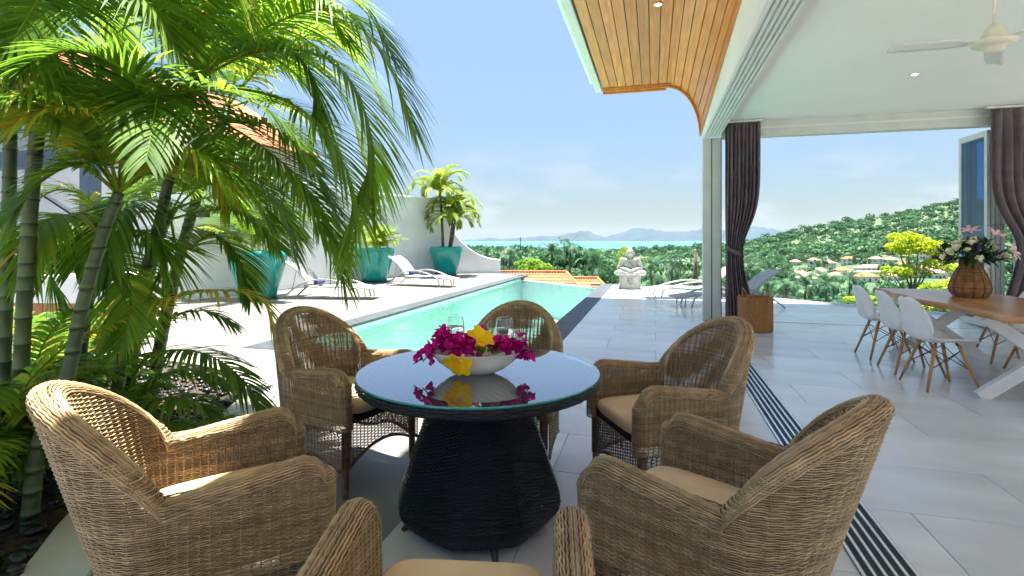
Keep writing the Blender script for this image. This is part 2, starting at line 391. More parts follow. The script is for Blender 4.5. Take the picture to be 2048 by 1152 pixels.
# ---- garden wall with a swooping end
wp = [(-10.2, 8.9), (-9.75, 11), (-9.6, 13), (-9.45, 15), (-9.2, 16.8), (-8.6, 18.4), (-7.9, 19.3), (-7.2, 19.85), (-6.6, 20.1), (-6.0, 20.25)]
def cr(pts, n):
    pts = [Vector(p) for p in pts]; pts = [pts[0]*2-pts[1]] + pts + [pts[-1]*2-pts[-2]]; o = []
    for i in range(1, len(pts)-2):
        for k in range(n):
            t = k/n; a, b, c, d = pts[i-1:i+3]
            o.append(.5*((2*b)+(c-a)*t+(2*a-5*b+4*c-d)*t*t+(3*b-a-3*c+d)*t**3))
    o.append(pts[-2]); return o
path = cr([(p[0], p[1], 0) for p in wp], 8)
def wall_top(x):      # by X of the wall: level, then the swoop
    t = (x + 8.05) / 2.05
    if t <= 0: return 3.0
    t = min(t, 1); return .56 + 2.44 * (1 - math.sqrt(max(0, 1-(1-t)**2)))**1.0
rows = []
for i, p in enumerate(path):
    a = path[max(0, i-1)]; b = path[min(len(path)-1, i+1)]; t = (b-a).normalized(); nrm = Vector((t.y, -t.x, 0))
    h = wall_top(p.x); f = p; bk = p - nrm * .22
    rows.append([(f.x, f.y, -.3), (f.x, f.y, h-.015), (f.x-nrm.x*.015, f.y-nrm.y*.015, h), (bk.x, bk.y, h), (bk.x, bk.y, -3)])
mb = MB(); mb.grid(rows); n = len(rows); mb.add(rows[-1], [(0, 1, 2, 3, 4)]); gw = mb.build('garden_wall', M['white'])
tag(gw, 'tall curved white rendered wall swooping down behind the teal pots', 'wall')
sk = MB(); sk.grid([[(p.x+(b.y-a.y)/(b-a).length*d, p.y-(b.x-a.x)/(b-a).length*d, z) for d, z in ((.001, .0), (.02, .0), (.02, .085), (.001, .09))] for p, a, b in [(path[i], path[max(0, i-1)], path[min(len(path)-1, i+1)]) for i in range(len(path))]])
sk.build('skirting', M['white'], gw)
# ---- the villa
villa = empty('villa', (0.9, 9.3, 0)); tag(villa, 'modern white villa with curved timber soffit and wide open sliding doors', 'house')
def vb(name, m, boxes, bevel=0, parent=villa, **k):
    mb = MB()
    for b in boxes: mb.box(*b)
    o = mb.build(name, m, None, bevel=bevel, **k); o.parent = parent
    if parent is villa: o.location = Vector((-.9, -9.3, 0))
    return o
def vput(mb, name, m, parent=villa, **k):
    o = mb.build(name, m, None, **k); o.parent = parent
    if parent is villa: o.location = Vector((-.9, -9.3, 0))
    return o
ZH = 3.07
vb('ceiling', M['ceil'], [(1.06, 8.6, -2.4, 9.28, 3.30, 3.42)])
[vb('column', M['white'], [(x, x+.25, -2.6, -2.35, 0, 3.3)]) for x in (.80, 4.6, 8.35)]  # unseen rear and side left open on columns to let more light in
vb('rear_beam', M['white'], [(.80, 8.6, -2.6, -2.4, 3.0, 3.42)])
[vb('column', M['white'], [(8.6, 8.85, y, y+.25, 0, 3.4)]) for y in (1.4, 5.3, 9.2)]
vb('side_beam', M['white'], [(8.6, 8.85, -2.6, 9.5, 3.0, 3.42)])
vb('end_wall', M['white'], [(5.20, 8.6, 9.28, 9.48, 0, 3.3)])
hd = vb('door_header', M['alu'], [(.80, 1.055, -2.4, 9.28, ZH+.02, 3.42)])
for k in range(6):
    x = .802 + k*.046; vb('header_rail', M['whitemetal'], [(x, x+.024, -2.4, 9.279, ZH-.012, ZH+.03)], parent=hd)
bh = vb('end_header', M['alu'], [(1.1, 5.199, 9.285, 9.475, ZH-.02, 3.42)])
vb('header_trim', M['whitemetal'], [(1.12, 5.19, 9.262, 9.287, ZH+.10, ZH+.13)], parent=bh)
for x0 in (.805, .955):
    p = vb('door_post', M['alu'], [(x0, x0+.135, 9.29, 9.46, 0, ZH-.014)], bevel=.006)
    vb('post_gap', M['dark'], [(x0+.135, x0+.149, 9.31, 9.44, 0, ZH-.016)], parent=p)  # near-black strip paints the shaded gap beside each post
# timber soffit: boards over a flat run that curls down to the door header
def zr(Y): return min(3.16 + .107 * (9.3 - Y), 3.95)
YS = [9.42, 8.4, 7.2, 6.0, 4.8, 3.4, 2.0, 0.0, -2.4]
def sec(s, Y):       # s 0..1 over the arc -> point, with the flat run first
    z1 = zr(Y); fl = 1.12; a = math.pi/2; 
    tot = 2.05; q = s * tot
    if q <= fl: return Vector((-.87 + q, Y, 4.04))
    t = (q - fl) / (tot - fl); an = a * (t ** 1.05)
    return Vector((.25 + .545*math.sin(an), Y, z1 + (4.04 - z1) * math.cos(an)))
NB = 15
sof = empty('soffit', parent=villa); sof.location = (-.9, -9.3, 0)
bk = MB(); bk.grid([[sec(i/60, Y) + Vector((.012*(i/60 > .6), 0, .014)) for i in range(61)] for Y in YS]); bk.build('soffit_backing', M['dark'], sof)  # near-black sheet paints the shade in the gaps between boards
for i in range(NB):
    mb = MB(); e = .0028
    s0, s1 = i/NB + e, (i+1)/NB - e; P = []
    for Y in YS:
        row = []
        for k in range(4):
            row.append(sec(s0 + (s1-s0)*k/3, Y))
        up = Vector((.010 if i > 9 else 0, 0, .011))
        row = [row[0]+up] + row + [row[-1]+up]
        P.append(row)
    mb.grid(P); mb.build('soffit_board', M['soffit'], sof)
eb = MB(); 
for k in range(3):
    b = MB(); zz = 4.02 - k*.03; b.box(-.87, .30-.04*k, 9.30+.055*k, 9.354+.055*k, zz, 4.039); b.build('end_board', M['soffit'], sof)
b = MB(); P = [[sec(.5+.5*i/24, 9.42), sec(.5+.5*i/24, 9.42)+Vector((-.03, 0, -.035)), sec(.5+.5*i/24, 9.475)+Vector((-.03, 0, -.035)), sec(.5+.5*i/24, 9.475)+Vector((0, 0, .05))] for i in range(25)]; b.grid(P); b.build('curved_end_trim', M['soffit'], sof)
b = MB(); b.grid([[Vector((.799, Y, zr(Y)+.03)), Vector((.799, Y, ZH+.02))] for Y in YS]); b.build('header_side_panel', M['white'], sof)
b = MB(); b.grid([[sec(1, Y)+Vector((-.03, 0, -.012)), sec(1, Y)+Vector((.0, 0, -.012)), sec(1, Y)+Vector((0, 0, .04))] for Y in YS]); b.build('soffit_edge_trim', M['soffit'], sof)
vb('fascia', M['alu'], [(-1.0, -.885, -3, 9.46, 4.005, 4.42)], bevel=.01)
vb('gutter', M['whitemetal'], [(-1.10, -1.003, -3, 9.40, 4.14, 4.30)], bevel=.03)
vb('roof_slab', M['white'], [(-.884, 9, -3, 9.47, 4.16, 4.46)])
vb('roof_end_panel', M['white'], [(.82, 9, 9.482, 9.55, 3.43, 4.155)])
vb('upper_wall', M['white'], [(-.35, 8.7, -2.8, 9.2, 4.47, 6.19)])  # added storey wall, out of view, under the shade-casting roof
vb('shade_roof', M['white'], [(-1.60, 9.4, -3.6, 13.5, 6.20, 6.46)])  # added roof, out of view, sized to cast the shade edge on the deck
def downlight(p, parent_name):
    o = empty('downlight', p)
    a = MB(); a.lathe([(.034, .004), (.05, -.002), (.052, -.008), (.036, -.010), (.032, .002)], 24, capb=False); a.build('trim', M['whitemetal'], o, smooth=True)
    a = MB(); a.lathe([(.001, -.002), (.031, -.002)], 24); a.build('lamp', M['downlight'], o); return o
tag(downlight(W(1829, 148, F*(3.30-CAMH)/332), 0), 'small round warm downlight set in the white ceiling', 'downlight')
tag(downlight((sec(.45, 6).x, 6.15, 4.036), 0), 'small round warm downlight set in the timber soffit', 'downlight')
# floor track
tr = empty('sliding_door_track', (.9, 3.4, 0)); tag(tr, 'floor track of parallel silver rails and dark grooves for sliding doors', 'door track')
a = MB(); a.box(-.095, .135, -5.8, 5.88, -.004, .003); a.build('channel', M['dark'], tr)
for k in range(6):
    a = MB(); x = -.093 + k*.0415; a.box(x, x+.015, -5.8, 5.88, .0, .011); a.build('rail', M['rail'], tr, bevel=.003)
a = MB(); a.box(0, 4.09, 0, .05, 0, .010); o = a.build('door_threshold', M['rail'], None, loc=(1.1, 9.36, 0)); tag(o, 'thin metal threshold across the far opening by the basket', 'threshold')
# folded glass door leaves beyond the dining table
for k in range(4):
    o = empty('folding_door', (4.90+.06*k, 9.49, 0)); f = MB(); wd, ht = .76, 3.02
    tag(o, ['aluminium framed blue glass door leaf folded out beside the flower vase', 'second folded door leaf, just behind the outer blue glass leaf', 'third folded door leaf in the stack beside the curtain', 'innermost folded door leaf, next to the mauve curtain'][k], 'door', 'folded glass door leaves')
    for b in ((-.022, .022, 0, .07, .02, ht), (-.022, .022, wd-.07, wd, .02, ht), (-.022, .022, .07, wd-.07, .02, .12), (-.022, .022, .07, wd-.07, ht-.09, ht)):
        a = MB(); a.box(*b); a.build('frame_member', M['alu'], o, bevel=.004)
    a = MB(); a.box(-.006, .006, .07, wd-.07, .12, ht-.09); a.build('pane', M['blueglass'], o)
    a = MB(); a.tube([(-.03, .035, 1.0), (-.055, .035, 1.0), (-.055, .035, 1.16), (-.03, .035, 1.16)], .008, 6); a.build('handle', M['frame'], o)
    for z in (.4, 1.5, 2.7):
        a = MB(); a.tube([(0, -.012, z), (0, -.012, z+.09)], .013, 8); a.build('hinge', M['frame'], o)
# curtains
def curtain(name, x0, x1, tie, side, label, pinch=.5):
    o = empty(name, ((x0+x1)/2, 9.1, 0)); zt = 3.25; wd = x1-x0; P = []; nf = 9
    zs = [0.02+.08*i for i in range(40)]; zs = [z for z in zs if z < zt] + [zt]
    for z in zs:
        g = math.exp(-((z-tie)/.55)**2) if z > tie else math.exp(-((z-tie)/.9)**2)*1.0
        sc_ = 1 - pinch*g; row = []
        for i in range(91):
            u = i/90; x = (u-.5)*wd*sc_ + side*wd*.5*(1-sc_)*.9
            am = (.045+.02*math.sin(i*.7))*(.75+.4*g)
            if z > 3.0: am *= .55
            row.append((x, am*math.sin(u*nf*2*math.pi+.5*math.sin(z*1.3)+u*2)+.012*math.sin(u*31+z*2), z))
        P.append(row)
    a = MB(); a.grid(P); c = a.build('drape', M['curtain'], o, smooth=True)
    s = c.modifiers.new('solid', 'SOLIDIFY'); s.thickness = .006
    a = MB(); xx = side*wd*.5*.5*.9; hw = wd*.27
    ring = [(xx+hw*math.cos(t), .085*math.sin(t), tie+.07*math.cos(t)*side) for t in [2*math.pi*k/28 for k in range(28)]]
    a.grid([[(p[0], p[1], p[2]-.04), (p[0]*1.0, p[1]*1.06, p[2]), (p[0], p[1], p[2]+.04)] for p in ring], closed_u=True); t = a.build('tieback', M['curtain'], o, smooth=True)
    t.modifiers.new('solid', 'SOLIDIFY').thickness = .008
    a = MB(); a.box(-wd/2-.05, wd/2+.05, -.03, .03, 3.255, 3.285); a.build('curtain_rail', M['alu'], o)
    tag(o, label, 'curtain', 'mauve tied curtains'); return o
curtain('curtain', 1.13, 1.66, 1.15, -1, 'mauve curtain tied back against the door post behind the basket')
curtain('curtain', 4.72, 5.9, 1.20, 1, 'mauve curtain tied back beside the folded glass doors', .3)
# ---- outdoor kitchen and pavilion behind the palms
kt = empty('outdoor_kitchen', (-8.65, 5.2, 0)); tag(kt, 'outdoor kitchen counter with cedar cladding and pale top behind palms', 'counter')
for i in range(20):
    a = MB(); a.box(-1.5+i*.15, -1.5+i*.15+.144, -.02, 0, .01, .47); a.build('cladding_board', M['cladding'], kt, bevel=.003)
a = MB(); a.box(-1.5, 1.5, .001, .75, 0, .47); a.build('carcass', M['dark'], kt)
a = MB(); a.box(-1.55, 1.55, -.05, .8, .472, .86); a.build('worktop', M['white'], kt, bevel=.02)
kt.rotation_euler.z = R(12)
bq = empty('barbecue', (-8.6, 5.65, .86), R(12)); tag(bq, 'dark hooded barbecue standing on the pale kitchen counter', 'barbecue')
a = MB(); a.box(-.42, .42, -.28, .28, 0, .2); a.build('firebox', M['wire'], bq, bevel=.02)
a = MB(); a.grid([[(x, -.28*math.cos(t), .205+.24*math.sin(t)) for t in [math.pi*k/10 for k in range(11)]] for x in (-.42, -.40, .40, .42)]); a.add([(-.42, -.28*math.cos(math.pi*k/10), .205+.24*math.sin(math.pi*k/10)) for k in range(11)], [tuple(range(11))]); a.add([(.42, -.28*math.cos(math.pi*k/10), .205+.24*math.sin(math.pi*k/10)) for k in range(11)], [tuple(range(10, -1, -1))]); a.build('hood', M['wire'], bq, smooth=False)
a = MB(); a.tube([(-.3, -.27, .26), (-.3, -.33, .28), (.3, -.33, .28), (.3, -.27, .26)], .012, 6); a.build('handle', M['frame'], bq)
pv = empty('pavilion', (-9.4, 7.0, 0)); tag(pv, 'white garden pavilion with slate blue steel frame behind the palms', 'pavilion')
a = MB(); a.box(-4.2, .42, .5, .7, 0, 3.0); a.build('wall', M['white'], pv)
for x in (-.05, -3.9):
    a = MB(); a.box(x-.11, x+.11, -.3, -.08, 0, 2.66); a.build('column', M['steelblue'], pv, bevel=.008)
a = MB(); a.box(-4.3, .3, -.35, -.03, 2.662, 2.95); a.build('beam', M['steelblue'], pv, bevel=.008)
a = MB(); a.tube([(-2.7, .42, 2.5), (-.2, .42, 1.25)], .018, 8); a.build('stay_cable', M['wire'], pv)
nh = empty('neighbour_house', (-19, 16, 0)); tag(nh, 'neighbouring house with orange tiled gable roof glimpsed above the white wall', 'house')
a = MB(); a.box(-4, 4, -4, 4, -3, 5.2); a.build('wall', M['hwall'], nh)
for s in (-1, 1):
    a = MB()
    for k in range(30):
        y0 = -4.5+k*.3; a.grid([[(s*(4.6-4.6*q), y0+.3*j/4, 5.0+2.9*q+.035*math.sin(math.pi*j/4)) for j in range(5)] for q in (0, .25, .5, .75, 1)])
    a.build('roof', M['roof'], nh, tone=True)
# wall lamps on the garden wall
for px, py, d, lab in ((807, 441, 17.2, 'small black cube wall lamp on the curved white wall between two pots'), (433, 425, 11.6, 'small black cube wall lamp half hidden by the leafy potted areca')):
    p = W(px, py, d); o = empty('wall_lamp', (-9.33 if d > 15 else -9.70, p.y, p.z)); tag(o, lab, 'wall lamp')
    a = MB(); a.box(-.2, .06, -.065, .065, -.10, .10); a.build('housing', M['wire'], o, bevel=.006)
    a = MB(); a.lathe([(.001, -.104), (.03, -.104)], 16); a.build('lens', M['ceramic'], o)
# ---- glass balustrade
def pane(a, b, label, ht=1.05):
    a = Vector(a); b = Vector(b); o = empty('balustrade_panel', ((a+b)/2)[:2] + (0,), math.atan2(b.y-a.y, b.x-a.x)); l = (b-a).length
    m = MB(); m.box(-l/2, l/2, -.006, .006, .02, ht); m.build('pane', M['glass'], o, bevel=.002)
    m = MB(); m.box(-l/2, l/2, -.03, .03, -.3, .035); m.build('base_channel', M['rail'], o)
    tag(o, label, 'balustrade', 'frameless glass balustrade panels')
pane((-5.98, 20.2, 0), (-4.75, 19.25, 0), 'clear glass balustrade panel at the low end of the white wall')
bx = [-1.12, .35, 1.85, 3.35, 4.85, 6.35]
bl = ['clear glass balustrade panel behind the stone statue', 'clear glass balustrade panel beyond the sunlit grey lounger', 'clear glass balustrade panel behind the door post', 'clear glass balustrade panel seen past the wicker basket', 'clear glass balustrade panel seen under the dining table']
for i in range(5): pane((bx[i], EDGE(bx[i])-.08, 0), (bx[i+1]-.02, EDGE(bx[i+1])-.08, 0), bl[i])
# ---- terrain, sea, islands
DS = [17, 22, 30, 45, 60, 90, 120, 180, 250, 320, 400, 520, 700, 900, 1100, 1300, 1600, 2100, 2600, 4000]
TD = [17, 30, 60, 120, 250, 400, 700, 1100, 1600, 2600, 4000]
TB = {-400: [-3, -6, -9, -12, -14, -15, -16, -16, -30, -49, -60],
      960:  [-3, -6, -9, -13, -17, -20, -22, -22, -33, -49, -60],
      1200: [-3, -6, -10, -14, -18, -23, -28, -32, -38, -50, -60],
      1420: [-3, -6, -10, -15, -20, -25, -27, -19, -25, -50, -60],
      1500: [-3, -6, -11, -17, -24, -27, -22, -7, -10, -50, -60],
      1700: [-3, -6, -11, -17, -24, -26, -5, 38, 20, -50, -60],
      1920: [-3, -6, -11, -17, -24, -25, 10, 74, 50, -50, -60],
      2500: [-3, -6, -11, -17, -22, -15, 50, 150, 120, -50, -60],
      3600: [-3, -6, -11, -17, -22, -15, 60, 180, 140, -50, -60]}
TX = sorted(TB)
def hnoise(x, y):
    return math.sin(x*.021+1.3)*math.cos(y*.017+.4)+.6*math.sin(x*.047+y*.031)+.4*math.sin(x*.11-y*.09+2)
def ground(px, d):
    i = max(0, min(len(TX)-2, sum(1 for t in TX if t <= px)-1)); u = (px-TX[i])/(TX[i+1]-TX[i]); u = max(0, min(1, u))
    ld = math.log(max(d, 17)); lt = [math.log(t) for t in TD]
    def at(row): return float(np.interp(ld, lt, row))
    z = at(TB[TX[i]])*(1-u)+at(TB[TX[i+1]])*u
    r = (px-1024)/F*d; return z + hnoise(r, d)*min(4, d*.004)
P = []
PX = list(range(-400, 3601, 40))
for d in DS:
    P.append([Vector(W(px, HZ, d)[:2] + (ground(px, d),)) for px in PX])
a = MB(); a.grid(P); g = a.build('hillside', M['earth'], smooth=True); tag(g, kind='structure')
a = MB(); a.add([W(-9000, HZ, 900).xy.to_3d()+Vector((0, 0, -48)), W(11000, HZ, 900).xy.to_3d()+Vector((0, 0, -48)), W(3200, HZ, 40000).xy.to_3d()+Vector((0, 0, -48)), W(-1200, HZ, 40000).xy.to_3d()+Vector((0, 0, -48))], [(0, 1, 2, 3)]); tag(a.build('sea', M['sea']), kind='structure')
def island(pts, d, seed):
    """ridge line read as (px, pixels above the sea horizon) at distance d, with slopes front and back"""
    rnd = random.Random(seed); P = [[], [], [], [], []]; 
    xs = np.linspace(pts[0][0], pts[-1][0], 60); hs = np.interp(xs, [p[0] for p in pts], [p[1] for p in pts])
    for x, h in zip(xs, hs):
        hh = max(0, h)*d/F*(1+.06*math.sin(x*.31)+.04*math.sin(x*.83)) - 40
        for k, (dd, q) in enumerate(((-1500, 0), (-700, .45), (0, 1), (800, .5), (1800, 0))):
            p = W(x, HZ, d+dd); z = -50+(hh+50)*q*(1+.1*math.sin(x*.19+k*2)) if q not in (0, 1) else (-50 if q == 0 else hh)
            P[k].append((p.x, p.y, z))
    a = MB(); a.grid(P); return a.build('island_hill', M['island'], smooth=True)
o = island([(900, 0), (945, 3), (980, 7), (1000, 4), (1040, 6), (1090, 11), (1105, 9), (1171, 21), (1210, 7), (1240, 0)], 21000, 1); tag(o, kind='structure')
o = island([(1150, 0), (1205, 6), (1240, 16), (1275, 27), (1306, 23), (1330, 19), (1362, 18), (1409, 25), (1440, 20), (1489, 24), (1514, 30), (1546, 24), (1600, 12), (1680, 0)], 23000, 2); tag(o, kind='structure')
# ---- forest: many leaf cards in crowns, one mass
def crown_cards(n, rnd, flat=.8):
    """unit crown: n cards (centres, two axes) scattered over lumpy ellipsoids"""
    lumps = [(rnd.gauss(0, .42), rnd.gauss(0, .42), rnd.uniform(-.1, .55), rnd.uniform(.35, .6)) for _ in range(6)]
    out = []
    for _ in range(n):
        l = rnd.choice(lumps); v = Vector((rnd.gauss(0, 1), rnd.gauss(0, 1), rnd.gauss(.25, 1))).normalized()
        c = Vector(l[:3]) + v * l[3] * rnd.uniform(.75, 1.05); c.z *= flat
        nv = (v + Vector((rnd.gauss(0, .5), rnd.gauss(0, .5), rnd.gauss(0, .5)))).normalized()
        u = nv.cross(Vector((0, 0, 1))); u = u.normalized() if u.length > .01 else Vector((1, 0, 0)); t = nv.cross(u)
        out.append((c, u, t))
    return out
def cards_arrays(n, size, rnd, tone=(.2, .8)):
    V = np.zeros((n, 4, 3)); T = np.zeros((n, 4))
    for i, (c, u, t) in enumerate(crown_cards(n, rnd)):
        s = size*rnd.uniform(.6, 1.3)
        for k, (a_, b_) in enumerate(((-1, -.5), (.2, -1), (1, .4), (-.3, 1))): V[i, k] = c + u*a_*s + t*b_*s
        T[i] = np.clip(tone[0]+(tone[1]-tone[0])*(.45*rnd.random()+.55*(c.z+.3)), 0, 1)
    return V.reshape(-1, 3), T.ravel()
rnd = random.Random(3)
protos_far = [cards_arrays(84, .155, rnd) for _ in range(5)]
protos_mid = [cards_arrays(240, .10, rnd) for _ in range(4)]
protos_near = [cards_arrays(700, .075, rnd) for _ in range(3)]
EXCL = [(1575, 1935, 225, 500), (1255, 1420, 330, 720)]
def scatter(name, count, d0, d1, size, protos, label, px0=930, px1=2400, thin=0.):
    Vs = []; Ts = []; k = 0
    for _ in range(count):
        px = rnd.uniform(px0, px1); d = math.exp(rnd.uniform(math.log(d0), math.log(d1)))
        if any(a_ < px < b_ and c_ < d < e_ for a_, b_, c_, e_ in EXCL) and rnd.random() < .93: continue
        p = W(px, HZ, d); z = ground(px, d); s = size[0]+(size[1]-size[0])*rnd.random()**1.7
        V, T = rnd.choice(protos); an = rnd.uniform(0, 6.28); ca, sa = math.cos(an), math.sin(an)
        Rm = np.array([[ca, -sa, 0], [sa, ca, 0], [0, 0, 1]])
        Vs.append(V @ Rm.T * np.array([s, s, s*rnd.uniform(.8, 1.25)]) + np.array([p.x, p.y, z + s*.55]))
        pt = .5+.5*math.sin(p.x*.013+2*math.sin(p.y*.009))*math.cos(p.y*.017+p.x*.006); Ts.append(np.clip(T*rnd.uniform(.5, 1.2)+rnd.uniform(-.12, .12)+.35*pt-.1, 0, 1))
    V = np.concatenate(Vs); T = np.concatenate(Ts); Fq = np.arange(len(V)).reshape(-1, 4)
    o = link(name, fast_mesh(name, V, Fq, T, smooth=False), M['tree']); tag(o, label, 'woodland', kind='stuff'); return o
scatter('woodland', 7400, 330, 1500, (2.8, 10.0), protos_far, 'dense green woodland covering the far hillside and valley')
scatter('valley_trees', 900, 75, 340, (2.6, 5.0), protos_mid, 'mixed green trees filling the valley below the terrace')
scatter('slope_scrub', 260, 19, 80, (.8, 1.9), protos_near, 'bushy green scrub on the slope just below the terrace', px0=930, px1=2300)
# ================================================================== WOVEN THINGS
def strands(rows, name_tone=None):
    """rows: list of (P (n,3), N (n,3) outward normals, U (n,3) across, ru, rn, closed, tone) -> V, F(quads), T"""
    Vs = []; Fs = []; Ts = []; b = 0
    for P, Nn, U, ru, rn, closed, tone in rows:
        n = len(P); ring = np.stack([P + Nn*rn, P + U*ru - Nn*rn*.7, P - U*ru - Nn*rn*.7], 1)
        Vs.append(ring.reshape(-1, 3)); i = np.arange(n if closed else n-1); j = (i+1) % n
        for k in range(3):
            k2 = (k+1) % 3; Fs.append(np.stack([b+i*3+k, b+j*3+k, b+j*3+k2, b+i*3+k2], 1))
        Ts.append(np.broadcast_to(tone, (n*3,)) if np.isscalar(tone) else np.repeat(tone, 3)); b += n*3
    return np.concatenate(Vs), np.concatenate(Fs), np.concatenate(Ts)
rng = np.random.default_rng(5)
SP = .026            # stake spacing
# U-shaped plan of the chair: local +Y is the front
def u_plan():
    pts = []
    for y in np.arange(.27, -.165, -.0065): pts.append((-.272, y, 0., .27-y))
    for t in np.arange(0, math.pi+1e-6, .0255): pts.append((-.272*math.cos(t), -.165-.125*math.sin(t), math.sin(t), .435))
    for y in np.arange(-.165, .27, .0065): pts.append((.272, y, 0., .27-y))
    return np.array(pts)
UP = u_plan()
ds = np.r_[0, np.cumsum(np.linalg.norm(np.diff(UP[:, :2], axis=0), axis=1))]
total = ds[-1]; nS = int(total/.0052); ss = np.linspace(0, total, nS)
PL = np.stack([np.interp(ss, ds, UP[:, k]) for k in range(4)], 1)       # x, y, backness, distance from the tip
tan = np.gradient(PL[:, :2], axis=0); tan /= np.linalg.norm(tan, axis=1)[:, None]
NRM = np.stack([-tan[:, 1]*-1, tan[:, 0]*-1], 1)                         # outward normal
if (NRM[nS//2] @ np.array([0, -1.])) < 0: NRM = -NRM
back = PL[:, 2]; tip = PL[:, 3]
armH = .68 - .055*np.clip(tip/.43, 0, 1)
rnd_r = .085
tipdrop = np.where(tip < rnd_r, rnd_r - np.sqrt(np.maximum(0, rnd_r**2-(rnd_r-tip)**2)), 0)
HH = armH - tipdrop + (.91-.61)*np.power(np.clip(back, 0, 1), .85)
WT = .038
def lift(x, y, z, b):
    """lean the back and splay the arms with height"""
    k = np.maximum(z-.36, 0); y2 = y - b*k*.30; x2 = x*(1+.10*k*(1-b)+.16*k*b); return x2, y2
def pos(idx, off, z):
    x = PL[idx, 0]+NRM[idx, 0]*off; y = PL[idx, 1]+NRM[idx, 1]*off
    x, y = lift(x, y, z, back[idx]); return np.stack([x, y, np.broadcast_to(z, x.shape)], 1)
def weave(phase, s, A=.0014, B=.0024): return A*np.cos(np.pi*s/SP+phase*np.pi)+B*1.5*(np.abs(np.cos(np.pi*s/SP))-.5)
def loop_row(i0, i1, off, z, k, ru, tone, amp=(.0014, .0024)):
    """outer side i0..i1, round the end, inner side back, round the other end"""
    idx = np.arange(i0, i1+1); zz = z[idx] if not np.isscalar(z) else np.full(len(idx), z)
    so = ss[idx]
    o = off + weave(k, so, *amp); i_ = off + weave(k+1, so, *amp)
    Pout = pos(idx, o, zz); Pin = pos(idx[::-1], -i_[::-1], zz[::-1])
    def cap(j, sign):
        m = 5; an = np.linspace(math.pi/2, -math.pi/2, m+2)[1:-1]; c = PL[j, :2]; t = tan[j]*sign
        p = [c + NRM[j]*off*math.sin(a) + t*off*math.cos(a) for a in an]; z0 = zz[-1] if sign > 0 else zz[0]
        p = np.array(p); x, y = lift(p[:, 0], p[:, 1], z0, back[j]); return np.stack([x, y, np.full(m, z0)], 1)
    c1 = cap(i1, 1); c0 = cap(i0, -1)[::-1]
    P = np.concatenate([Pout, c1, Pin, c0]); n = len(P)
    t = np.roll(P, -1, 0)-np.roll(P, 1, 0); t /= np.linalg.norm(t, axis=1)[:, None]+1e-9
    nn = np.cross(t, np.array([0, 0, 1.])); nn /= np.linalg.norm(nn, axis=1)[:, None]+1e-9
    ctr = np.concatenate([pos(idx, 0, zz), np.repeat(pos(np.array([i1]), 0, zz[-1:]), 5, 0), pos(idx[::-1], 0, zz[::-1]), np.repeat(pos(np.array([i0]), 0, zz[:1]), 5, 0)])
    sg = np.sign(np.sum((P-ctr)*nn, 1)); sg[sg == 0] = 1; nn = nn*sg[:, None]
    U = np.cross(nn, t); return (P, nn, U, ru, .0026, True, tone)
rows = []
def rt(): return float(np.clip(rng.normal(1.0, .18), .5, 1.5))
z = .362; k = 0
while z < .91:
    ok = HH - WT > z; idx = np.where(ok)[0]
    if len(idx) > 20: rows.append(loop_row(idx[0], idx[-1], WT, z, k, rng.uniform(.0021, .0031), rt()))
    z += .0066; k += 1
for q in range(7):       # rim: rows roll over the top edge
    ph = (q+.3)/7*math.pi/2; r = loop_row(0, nS-1, WT*math.cos(ph)+.0015, HH-WT+WT*math.sin(ph)+.001, q, .0042, rt(), (.0006, .0020))
    P, nn, U, ru, rn, c, t = r; n2 = nn*math.cos(ph)+np.array([0, 0, 1.])*math.sin(ph); U2 = np.cross(n2, np.cross(nn, U)*1.0); U2 /= np.linalg.norm(U2, axis=1)[:, None]+1e-9
    rows.append((P, n2, U2, ru, .0034, c, t))
idx = np.arange(nS)
for o_ in (-.0035, .0035):
    zz = HH+.0012; P = pos(idx, np.full(nS, o_), zz); P[:, 2] += .0045*(np.abs(np.cos(np.pi*ss/SP))-.5)
    t = np.gradient(P, axis=0); t /= np.linalg.norm(t, axis=1)[:, None]; sd = np.c_[NRM, np.zeros(nS)]; n2 = np.cross(sd, t); n2 *= np.sign(n2[:, 2:3]); rows.append((P, n2, sd, .0045, .0034, False, rt()))
# skirt below the seat: open rows on the outside only, arched at the sides
zsk = .356; k = 0
while zsk > .13:
    side_arch = .145 + .06*np.exp(-((tip-.21)/.15)**2)*(1-back)+.05*np.clip((back-.2)/.8, 0, 1)
    ok = side_arch < zsk; idx = np.where(ok)[0]
    if len(idx) > 8:
        br = np.where(np.diff(idx) > 1)[0]; segs = np.split(idx, br+1)
        for sg_ in segs:
            if len(sg_) < 6: continue
            o = WT*.55 + weave(k, ss[sg_], .0026, .001); P = pos(sg_, o, np.full(len(sg_), zsk)); nn = np.c_[NRM[sg_], np.zeros(len(sg_))]
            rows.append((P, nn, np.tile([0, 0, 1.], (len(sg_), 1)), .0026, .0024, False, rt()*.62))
    zsk -= .0076; k += 1
# front panel under the seat, arched
zf = .372; k = 0; xs = np.arange(-.262, .2621, .0062)
while zf > .14:
    arch = .15 + .09*(1-(xs/.262)**2); idx = np.where(arch < zf)[0]
    if len(idx) > 4:
        br = np.where(np.diff(idx) > 1)[0]
        for sg_ in np.split(idx, br+1):
            if len(sg_) < 4: continue
            P = np.stack([xs[sg_], .268+weave(k, xs[sg_], .0024, .001), np.full(len(sg_), zf)], 1)
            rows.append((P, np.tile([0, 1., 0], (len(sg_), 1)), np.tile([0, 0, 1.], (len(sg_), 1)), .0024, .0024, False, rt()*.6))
    zf -= .0078; k += 1
